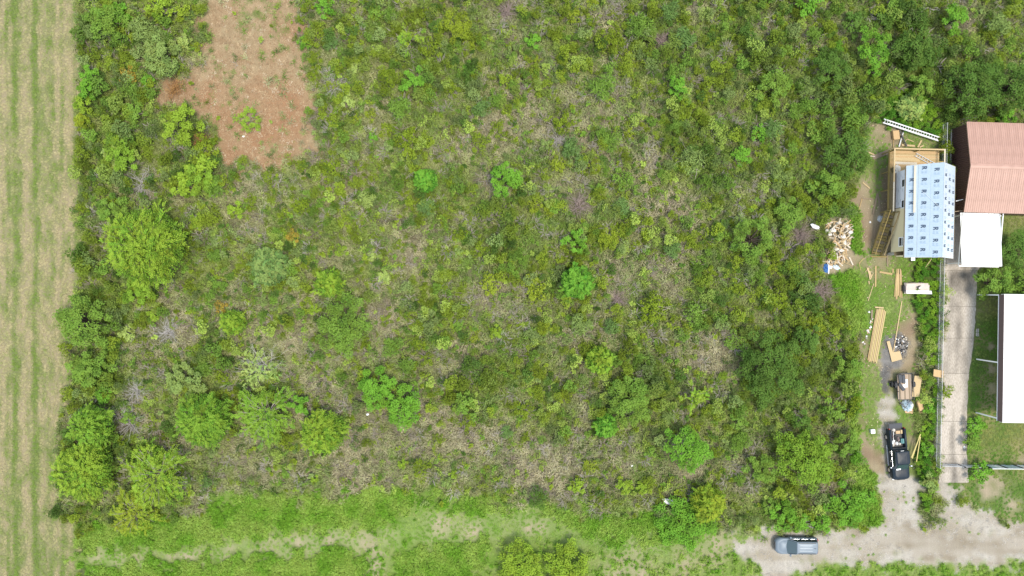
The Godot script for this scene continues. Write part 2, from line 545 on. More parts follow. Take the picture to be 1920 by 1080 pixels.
func build_ground() -> void:
	paint_zones()
	var names := {FIELD: "field", CLEARING: "cleared_ground", TRACK: "grass_track", DIRT: "dirt_path", YARD: "dirt_yard", GRAVEL: "gravel_road", MUD: "muddy_road", LAWN: "lawn"}
	var w := GX + 1
	var pos := PackedVector3Array()
	var col := PackedColorArray()
	pos.resize(w * (GZ + 1))
	col.resize(w * (GZ + 1))
	for j in GZ + 1:
		var z := (j - GZ / 2) * CELL
		for i in w:
			var x := (i - GX / 2) * CELL
			var zi := zone[mini(j, GZ - 1) * GX + mini(i, GX - 1)]
			pos[j * w + i] = Vector3(x, 0.0, z)
			col[j * w + i] = ground_color(zi, x, z)
	# soften the seams between zones a little
	var soft := col.duplicate()
	for j in range(1, GZ):
		for i in range(1, GX):
			var k := j * w + i
			soft[k] = (col[k] * 2.0 + col[k - 1] + col[k + 1] + col[k - w] + col[k + w]) / 6.0
	var by := {}
	for j in GZ:
		for i in GX:
			var n: String = names.get(int(zone[j * GX + i]), "ground")
			if not by.has(n):
				by[n] = PackedInt32Array()
			var k := j * w + i
			by[n].append_array(PackedInt32Array([k, k + 1, k + w + 1, k, k + w + 1, k + w]))
	for n in by:
		var old: PackedInt32Array = by[n]
		var map := PackedInt32Array()
		map.resize(pos.size())
		map.fill(-1)
		var b := Buf.new()
		for k in old:
			if map[k] < 0:
				map[k] = b.v.size()
				b.v.append(pos[k])
				b.c.append(soft[k])
			b.i.append(map[k])
		if n == "ground":
			var hx := GX / 2 * CELL
			var hz := GZ / 2 * CELL
			var far := 1500.0
			var o := Color(0.12, 0.13, 0.06)
			b.quad(Vector3(-far, 0, -far), Vector3(far, 0, -far), Vector3(far, 0, -hz), Vector3(-far, 0, -hz), o)
			b.quad(Vector3(-far, 0, hz), Vector3(far, 0, hz), Vector3(far, 0, far), Vector3(-far, 0, far), o)
			b.quad(Vector3(-far, 0, -hz), Vector3(-hx, 0, -hz), Vector3(-hx, 0, hz), Vector3(-far, 0, hz), Color(0.28, 0.27, 0.14))
			b.quad(Vector3(hx, 0, -hz), Vector3(far, 0, -hz), Vector3(far, 0, hz), Vector3(hx, 0, hz), o)
		var up := PackedVector3Array()
		up.resize(b.v.size())
		up.fill(Vector3.UP)
		var a := []
		a.resize(Mesh.ARRAY_MAX)
		a[Mesh.ARRAY_VERTEX] = b.v
		a[Mesh.ARRAY_NORMAL] = up
		a[Mesh.ARRAY_COLOR] = b.c
		a[Mesh.ARRAY_INDEX] = b.i
		var me := ArrayMesh.new()
		me.add_surface_from_arrays(Mesh.PRIMITIVE_TRIANGLES, a)
		struct(n, me, M.ground)
	build_drive()


func build_drive() -> void:
	# concrete drive cast in bays, each a slab of its own
	var cuts := [395.0, 452.0, 507.0, 575.0, 634.0, 700.0, 790.0, 852.0, 905.0]
	var left := [[395, 1773], [507, 1769], [575, 1767], [634, 1765], [700, 1764], [790, 1763], [905, 1760]]
	var right := [[395, 1875], [452, 1875], [507, 1833], [575, 1829], [634, 1826], [700, 1816], [790, 1812], [852, 1812], [905, 1816]]
	var edge := func(tab: Array, y: float) -> float:
		for k in tab.size() - 1:
			if y <= tab[k + 1][0]:
				return lerpf(tab[k][1], tab[k + 1][1], (y - tab[k][0]) / (tab[k + 1][0] - tab[k][0]))
		return tab[-1][1]
	var d := Node3D.new()
	d.name = numbered("concrete_driveway")
	add_child(d)
	d.set_meta("kind", "structure")
	for k in cuts.size() - 1:
		var b := Buf.new()
		var n := 22
		var y0: float = cuts[k] + 0.25
		var y1: float = cuts[k + 1] - 0.25
		var tint := rr(0.88, 1.06)
		var rows := 12
		for j in rows:
			var ya := lerpf(y0, y1, float(j) / rows)
			var yb := lerpf(y0, y1, float(j + 1) / rows)
			for i in n:
				var q := []
				var cs := []
				for e in [[i, ya], [i + 1, ya], [i + 1, yb], [i, yb]]:
					var l: float = edge.call(left, e[1])
					var r: float = edge.call(right, e[1]) + 1.6 * nC.get_noise_1d(e[1] * 3.0)
					var px := lerpf(l, r, float(e[0]) / n)
					q.append(P(px, e[1], 0.05))
					# tyre-worn lanes and dark mildew, as the slab's own stains
					var u := float(e[0]) / n
					var s := 1.0 - 0.26 * exp(-pow((u - 0.5) / 0.13, 2.0)) - 0.12 * exp(-pow((u - 0.86) / 0.08, 2.0))
					s -= 0.42 * blobs([[1805, 540, 26], [1822, 520, 22], [1790, 520, 18]], q[-1].x, q[-1].z)
					s += 0.38 * nB.get_noise_2d(q[-1].x * 2.0, q[-1].z * 0.35) + 0.2 * nC.get_noise_2d(q[-1].x, q[-1].z * 0.5)
					cs.append(Color(s, s, s * 0.985) * tint)
				var at := b.v.size()
				b.quad(q[0], q[1], q[2], q[3])
				for m in 4:
					b.c[at + m] = cs[m]
		var ql := P(edge.call(left, y0), y0); var qr := P(edge.call(right, y0), y0)
		var rl := P(edge.call(left, y1), y1); var rr_ := P(edge.call(right, y1), y1)
		var h := Vector3(0, 0.05, 0)
		b.quad(ql + h, ql, rl, rl + h, Color(0.7, 0.7, 0.7)); b.quad(rl + h, rl, rr_, rr_ + h, Color(0.9, 0.9, 0.9))
		part("slab", b, M.concrete, d)


# ---- scattered ground cover
func tuft(blades: int, spread: float, h: float, w: float, lay: float, sd: int) -> ArrayMesh:
	rng.seed = sd
	var b := Buf.new()
	for k in blades:
		var a := rr(0, TAU)
		var o := Vector3(rr(-1, 1), 0, rr(-1, 1)) * spread * 0.35
		var d := Vector3(cos(a), 0, sin(a))
		var l := rr(0.6, 1.1) * spread
		var hh := h * rr(0.6, 1.1)
		var s := Vector3(-d.z, 0, d.x) * w * 0.5
		var m := o + d * l * 0.45 + Vector3.UP * hh
		var e := o + d * l + Vector3.UP * hh * rr(lay, 1.0)
		var t := rr(0.75, 1.25)
		var c := Color(t * rr(0.92, 1.08), t, t * rr(0.85, 1.1))
		b.quad(o + s, o - s, m - s, m + s, c)
		b.tri(m + s, m - s, e, c)
	return b.mesh()


func clump(leaves: int, r: float, h: float, ls: float, lw: float, flat: float, sd: int, lumps := 4) -> ArrayMesh:
	rng.seed = sd
	var b := Buf.new()
	var cs := []
	for k in lumps:
		var a := rr(0, TAU)
		var q := r * 0.6 * sqrt(rr(0.02, 1.0))
		cs.append([Vector3(cos(a) * q, h * rr(0.30, 0.78), sin(a) * q), r * rr(0.30, 0.5), rr(0.68, 1.3)])
	for k in leaves:
		var lu = cs[k % lumps]
		var dir := Vector3(rng.randfn(), absf(rng.randfn()) * 0.9, rng.randfn()).normalized()
		var p: Vector3 = lu[0] + dir * lu[1] * rr(0.6, 1.0) * Vector3(1, 0.8, 1)
		leaf_on(b, p, dir, ls * rr(0.7, 1.2), lw, flat, lu[2] * rr(0.7, 1.3))
	return b.mesh()


func leaf_on(b: Buf, p: Vector3, dir: Vector3, l: float, aspect: float, flat: float, t: float) -> void:
	var n := (dir * (1.0 - flat) + Vector3.UP * flat + Vector3(rng.randfn(), rng.randfn(), rng.randfn()) * 0.28).normalized()
	var d := n.cross(Vector3(rng.randfn(), rng.randfn(), rng.randfn())).normalized()
	d = (d + dir * 0.6).normalized()
	var s := n.cross(d).normalized()
	b.leaf(p - d * l * 0.4, d, s, l, l * aspect, Color(t * rr(0.93, 1.07), t, t * rr(0.85, 1.15)))


func twigs(n: int, r: float, h: float, w: float, sd: int) -> ArrayMesh:
	rng.seed = sd
	var b := Buf.new()
	for k in n:
		var a := rr(0, TAU)
		var q := r * 0.5 * sqrt(rng.randf())
		var o := Vector3(cos(a) * q, rr(0.0, h * 0.5), sin(a) * q)
		var a2 := a + rr(-1.2, 1.2)
		var e := o + Vector3(cos(a2), 0, sin(a2)) * r * rr(0.4, 0.9) + Vector3.UP * h * rr(0.05, 0.6)
		var t := rr(0.7, 1.2)
		var m := o.lerp(e, 0.55) + Vector3(rr(-1, 1), rr(-0.3, 1), rr(-1, 1)) * r * 0.12
		b.tube(o, m, w, w * 0.8, 3, Color(t, t, t))
		b.tube(m, e, w * 0.8, w * 0.3, 3, Color(t, t, t))
		var e2 := m + (e - m).rotated(Vector3.UP, rr(-0.9, 0.9)) * rr(0.5, 0.9)
		b.tube(m, e2, w * 0.55, w * 0.25, 3, Color(t, t, t))
	return b.mesh()


func scrub_color(x: float, z: float, kind: int) -> Color:
	# kind 0: grasses, 1: herbs and low bushes
	var a := nA.get_noise_2d(x + 300.0, z)
	var b := nB.get_noise_2d(x, z + 200.0)
	var c := nC.get_noise_2d(x + 70.0, z)
	var dry := blobs(TAN, x, z)
	var dk := blobs(DARK, x, z)
	if kind == 0:
		var g := mixc(Color(0.17, 0.265, 0.05), Color(0.28, 0.33, 0.10), 0.5 + 1.3 * b)
		var t := mixc(Color(0.50, 0.455, 0.295), Color(0.32, 0.285, 0.185), 0.5 + c)
		return mul(mixc(g, t, 0.21 + 0.62 * dry - 0.5 * dk + 0.9 * a + rr(-0.35, 0.35)), rr(0.65, 1.2))
	var u := rng.randf() + 0.6 * b
	var r := Color(0.185, 0.255, 0.025)
	if u < 0.13: r = Color(0.18, 0.245, 0.075)
	elif u < 0.36: r = Color(0.14, 0.245, 0.035)
	elif u < 0.45: r = Color(0.075, 0.14, 0.025)
	elif u < 0.66: r = Color(0.255, 0.345, 0.065)
	return mul(mixc(r, Color(0.065, 0.125, 0.026), 0.45 * dk), rr(0.62, 1.3))


# where nothing is left to grow: under vehicles, heaps and dead brush [x, y, radius]
const CLEAR := [[1463, 1022, 24], [1480, 1023, 25], [1497, 1023, 25], [1512, 1023, 25], [1526, 1023, 24], [1681, 806, 24], [1683, 825, 24], [1685, 845, 24], [1687, 865, 24], [1689, 886, 24], [1691, 708, 22], [1691, 724, 24], [1691, 742, 22], [1699, 761, 16], [1714, 712, 10], [1712, 732, 10],
	[1560, 425, 16], [1575, 430, 22], [1570, 450, 22], [1572, 470, 20], [1575, 488, 18], [1553, 495, 14], [1553, 508, 12], [1525, 426, 10], [1253, 939, 15], [486, 690, 24], [313, 622, 20], [240, 795, 20], [250, 735, 18], [1046, 262, 14], [1545, 545, 21], [1505, 440, 23], [265, 345, 18], [325, 165, 22], [375, 265, 16], [1085, 385, 24], [1160, 560, 17], [625, 160, 16], [950, 20, 18], [1240, 75, 16], [1748, 697, 10], [1722, 755, 8], [1722, 768, 8], [1710, 840, 9], [1713, 825, 9]]
var kept_clear := PackedByteArray()


func mark_clear() -> void:
	kept_clear.resize(GX * GZ)
	for q in CLEAR:
		var p := P(q[0], q[1])
		var r: float = q[2] * K
		for j in range(int((p.z - r) / CELL) + GZ / 2 - 1, int((p.z + r) / CELL) + GZ / 2 + 2):
			for i in range(int((p.x - r) / CELL) + GX / 2 - 1, int((p.x + r) / CELL) + GX / 2 + 2):
				var c := Vector2((i - GX / 2 + 0.5) * CELL - p.x, (j - GZ / 2 + 0.5) * CELL - p.z)
				if i >= 0 and j >= 0 and i < GX and j < GZ and c.length() < r:
					kept_clear[j * GX + i] = 1


func scatter(step: float, allowed: Dictionary, fn: Callable, sd: int) -> Array:
	# jittered grid; fn(x, z, zone) gives [colour, scale] or null
	rng.seed = sd
	var tr := []
	var cols := PackedColorArray()
	var nx := int(138.0 / step)
	var nz := int(86.0 / step)
	for j in nz:
		for i in nx:
			var x := -69.0 + (i + rng.randf()) * step
			var z := -43.0 + (j + rng.randf()) * step
			var zi := zat(x, z)
			if not allowed.has(zi) or rng.randf() > allowed[zi]:
				continue
			if zi != CLEARING and kept_clear[(int(floor(z / CELL)) + GZ / 2) * GX + int(floor(x / CELL)) + GX / 2]:
				continue
			var g = fn.call(x, z, zi)
			if g == null:
				continue
			var s: float = g[1]
			var q := Basis(Vector3.UP, rng.randf() * TAU).scaled(Vector3(s, s * rr(0.8, 1.2), s))
			tr.append(Transform3D(q, Vector3(x, 0.0, z)))
			cols.append(g[0])
	return [tr, cols]


func build_cover() -> void:
	mark_clear()
	var sets := []
	# rough grass of the lot, green to straw
	for k in 2:
		var r := scatter(0.50, {SCRUB: 0.75, CLEARING: 0.05}, func(x, z, _z): return [scrub_color(x, z, 0), rr(0.7, 1.3)], 101 + k)
		stuff("rough_grass", "knee-high mixed green and straw rough grass all over the overgrown lot", "grass", tuft(20, 0.55, 0.38, 0.035, 0.2, 40 + k), M.grass, r[0], r[1])
	# low leafy weeds
	var low := [clump(90, 0.46, 0.75, 0.13, 0.5, 0.45, 50, 5), clump(80, 0.5, 0.8, 0.2, 0.2, 0.3, 51, 5), clump(60, 0.38, 0.65, 0.18, 0.55, 0.6, 52, 3)]
	for k in 3:
		var r := scatter(0.92, {SCRUB: 0.9, CLEARING: 0.04, FIELD: 0.0}, func(x, z, _z):
			var dry := blobs(TAN, x, z)
			if rng.randf() < 0.6 * dry or nB.get_noise_2d(x * 0.8 + 40.0 * k, z * 0.8) < -0.14 - 0.12 * blobs(DARK, x, z): return null
			return [scrub_color(x, z, 1), rr(0.6, 1.45)], 111 + k)
		stuff("weeds", ["low rounded leafy weeds filling the overgrown lot", "thin-leaved feathery weeds between the bushes of the overgrown lot", "broad-leaved low weeds scattered over the overgrown lot"][k], "weeds", low[k], M.leaf, r[0], r[1])
	# the bushes past the three hundred largest: foliage in thickets, far too many to count
	var lumps := [clump(330, 0.75, 1.5, 0.14, 0.5, 0.4, 56, 9), clump(300, 0.8, 1.6, 0.19, 0.5, 0.5, 57, 8), clump(320, 0.8, 1.5, 0.26, 0.18, 0.3, 58, 10)]
	for k in 3:
		var rl := scatter(1.75, {SCRUB: 0.9}, func(x, z, _z):
			var dk := blobs(DARK, x, z)
			var south := smoothstep(17.0, 22.0, z) * (1.0 - smoothstep(-34.0, -40.0, x)) * (1.0 - smoothstep(24.0, 32.0, x))
			var m := nB.get_noise_2d(x * 0.75 + 11.0, z * 0.75) + 0.7 * nA.get_noise_2d(x, z + 77.0) + 0.45 * dk - 0.65 * blobs(TAN, x, z) - 0.5 * south
			if m < 0.02 + rr(-0.12, 0.12): return null
			return [scrub_color(x, z, 1), rr(0.6, 1.25) * (1.0 + 0.35 * dk)], 191 + k)
		stuff("undergrowth_bushes", ["small-leaved rounded bushes crowding the overgrown lot between the larger ones", "broad-leaved bushes crowding the overgrown lot between the larger ones", "thin-leaved bushes crowding the overgrown lot between the larger ones"][k], "undergrowth", lumps[k], M.leaf, rl[0], rl[1])
	# bare stems
	var r2 := scatter(1.0, {SCRUB: 0.5}, func(x, z, _z):
		if nB.get_noise_2d(x * 0.9 + 500.0, z * 0.9) < -0.08: return null
		return [mixc(Color(0.44, 0.40, 0.37), Color(0.22, 0.17, 0.14), rng.randf()), rr(0.7, 1.5)], 121)
	stuff("dry_stems", "bare grey-brown dead stems among the weeds of the overgrown lot", "twigs", twigs(22, 0.65, 1.0, 0.015, 60), M.twig, r2[0], r2[1])
	# tall bright grass along the track and round the building site
	for k in 2:
		var r := scatter(0.36, {TALL: 0.95, VERGE: 0.18}, func(x, z, _z):
			var t := 0.5 + 1.1 * nB.get_noise_2d(x, z) + rr(-0.3, 0.3)
			return [mul(mixc(Color(0.135, 0.295, 0.025), Color(0.26, 0.385, 0.07), t), rr(0.8, 1.15)), rr(0.7, 1.25)], 131 + k)
		stuff("tall_grass", "bright green long grass along the mown track and round the building site", "grass", tuft(18, 0.42, 0.34, 0.04, 0.3, 44 + k), M.grass, r[0], r[1])
	# short turf
	var r3 := scatter(0.30, {VERGE: 0.6, TRACK: 0.7, DIRT: 0.2, YARD: 0.75, LAWN: 0.9, GRAVEL: 0.03}, func(x, z, zi):
		if zi == YARD and nA.get_noise_2d(x * 1.7, z * 0.8) < -0.05 + rr(-0.15, 0.1): return null
		if (zi == TRACK or zi == VERGE) and rng.randf() < 0.55 * blobs(WORN, x, z): return null
		if zi == LAWN and rng.randf() < blobs(LAWN_WORN, x, z): return null
		var t := 0.3 + 0.9 * nB.get_noise_2d(x + 30.0, z) + 0.5 * nA.get_noise_2d(x, z) + rr(-0.25, 0.25)
		var base := mixc(Color(0.16, 0.29, 0.04), Color(0.29, 0.36, 0.11), t)
		if zi == LAWN: base = mixc(Color(0.11, 0.22, 0.035), Color(0.27, 0.29, 0.09), t)
		return [mul(base, rr(0.85, 1.15)), rr(0.7, 1.3)], 141)
	stuff("short_grass", "short patchy turf of the track, the lawn and the building site", "grass", tuft(22, 0.2, 0.07, 0.022, 0.2, 47), M.grass, r3[0], r3[1])
	# hay stubble
	var r4 := scatter(0.30, {FIELD: 0.9}, func(x, z, _z):
		var g := stripes(x, z) + rr(-0.14, 0.14)
		return [mul(mixc(Color(0.405, 0.355, 0.205), Color(0.16, 0.235, 0.05), g + 0.35 * nC.get_noise_2d(x * 0.5, z * 0.4)), rr(0.92, 1.08)), rr(0.7, 1.2)], 151)
	stuff("field_stubble", "mown green and straw stubble in rows over the hay field", "grass", tuft(20, 0.22, 0.06, 0.025, 0.1, 48), M.grass, r4[0], r4[1])
	# mulch of the clearing
	var r5 := scatter(0.34, {CLEARING: 0.85}, func(x, z, _z):
		var t := rng.randf()
		var c := mixc(Color(0.50, 0.39, 0.25), Color(0.31, 0.19, 0.11), t)
		if t > 0.94: c = Color(0.58, 0.50, 0.38)
		if nA.get_noise_2d(x, z) * 0.6 + nC.get_noise_2d(x, z) * 0.6 > 0.30: c = Color(0.2, 0.26, 0.08)
		return [c, rr(0.6, 1.5)], 161)
	stuff("wood_mulch", "straw and rust coloured shredded brush covering the cleared strip", "mulch", twigs(8, 0.34, 0.07, 0.016, 61), M.twig, r5[0], r5[1])
	# lush weeds along the chain link fence
	var r6 := scatter(0.42, {WEEDS: 0.95}, func(x, z, _z):
		var t := 0.45 + 1.3 * nB.get_noise_2d(x, z) + rr(-0.3, 0.3)
		return [mul(mixc(Color(0.07, 0.19, 0.02), Color(0.20, 0.34, 0.03), t), rr(0.8, 1.15)), rr(0.7, 1.2)], 171)
	stuff("fence_weeds", "lush bright green weeds along the west side of the chain link fence", "weeds", clump(80, 0.42, 0.6, 0.24, 0.25, 0.35, 54, 4), M.leaf, r6[0], r6[1])
	var chip := Buf.new()
	rng.seed = 6
	for k in 5:
		chip.box(Transform3D(Basis(Vector3(rr(-0.2, 0.2), 1, rr(-0.2, 0.2)).normalized(), rr(0, 3)), Vector3(rr(-0.4, 0.4), 0.02, rr(-0.4, 0.4))), Vector3(rr(0.05, 0.22), 0.02, rr(0.02, 0.06)), Color.WHITE * rr(0.7, 1.2))
	var r8 := scatter(0.7, {YARD: 0.3, ASH: 0.3, DIRT: 0.25}, func(_x, _z, _zi): return [mul(Color(0.60, 0.50, 0.36), rr(0.5, 1.2)), rr(0.5, 1.3)], 186)
	stuff("wood_chips", "small pale wood chips and offcuts littering the building site's dirt", "wood chips", chip.mesh(), M.twig, r8[0], r8[1])
	# loose stones
	var pb := Buf.new()
	rng.seed = 5
	for k in 14:
		var s := rr(0.02, 0.055)
		pb.box(Transform3D(Basis(Vector3(rr(-1, 1), rr(-1, 1), rr(-1, 1)).normalized(), rr(0, 3)), Vector3(rr(-0.3, 0.3), s * 0.2, rr(-0.3, 0.3))), Vector3(s, s * 0.7, s * 0.9), Color.WHITE * rr(0.6, 1.2))
	var r7 := scatter(0.36, {GRAVEL: 0.8, MUD: 0.12, ASH: 0.7}, func(x, z, zi):
		if zi == ASH: return [mul(Color(0.25, 0.24, 0.23), rr(0.4, 1.4)), rr(0.8, 1.5)]
		return [mul(Color(0.50, 0.475, 0.44), rr(0.65, 1.25)), rr(0.6, 1.3)], 181)
	stuff("gravel", "loose pale gravel on the road and the driveway", "gravel", pb.mesh(), M.twig, r7[0], r7[1])


# ---- trees and bushes
const HUE := {
	"lime": Color(0.20, 0.305, 0.03), "spring": Color(0.165, 0.285, 0.03), "lemon": Color(0.22, 0.285, 0.025), "olive": Color(0.155, 0.22, 0.018), "bright": Color(0.13, 0.29, 0.03), "green": Color(0.145, 0.25, 0.038),
	"dark": Color(0.085, 0.16, 0.028), "soft": Color(0.195, 0.275, 0.075), "bluish": Color(0.13, 0.225, 0.06), "rusty": Color(0.32, 0.24, 0.04), "pale": Color(0.28, 0.365, 0.095),
}
const SAYS := {"spring": "fresh green", "lime": "lime green", "lemon": "lemon yellow-green", "olive": "olive yellow", "bright": "bright green", "green": "mid green", "dark": "dark green", "soft": "soft grey-green", "bluish": "bluish green", "rusty": "rusty yellow", "pale": "pale lime"}

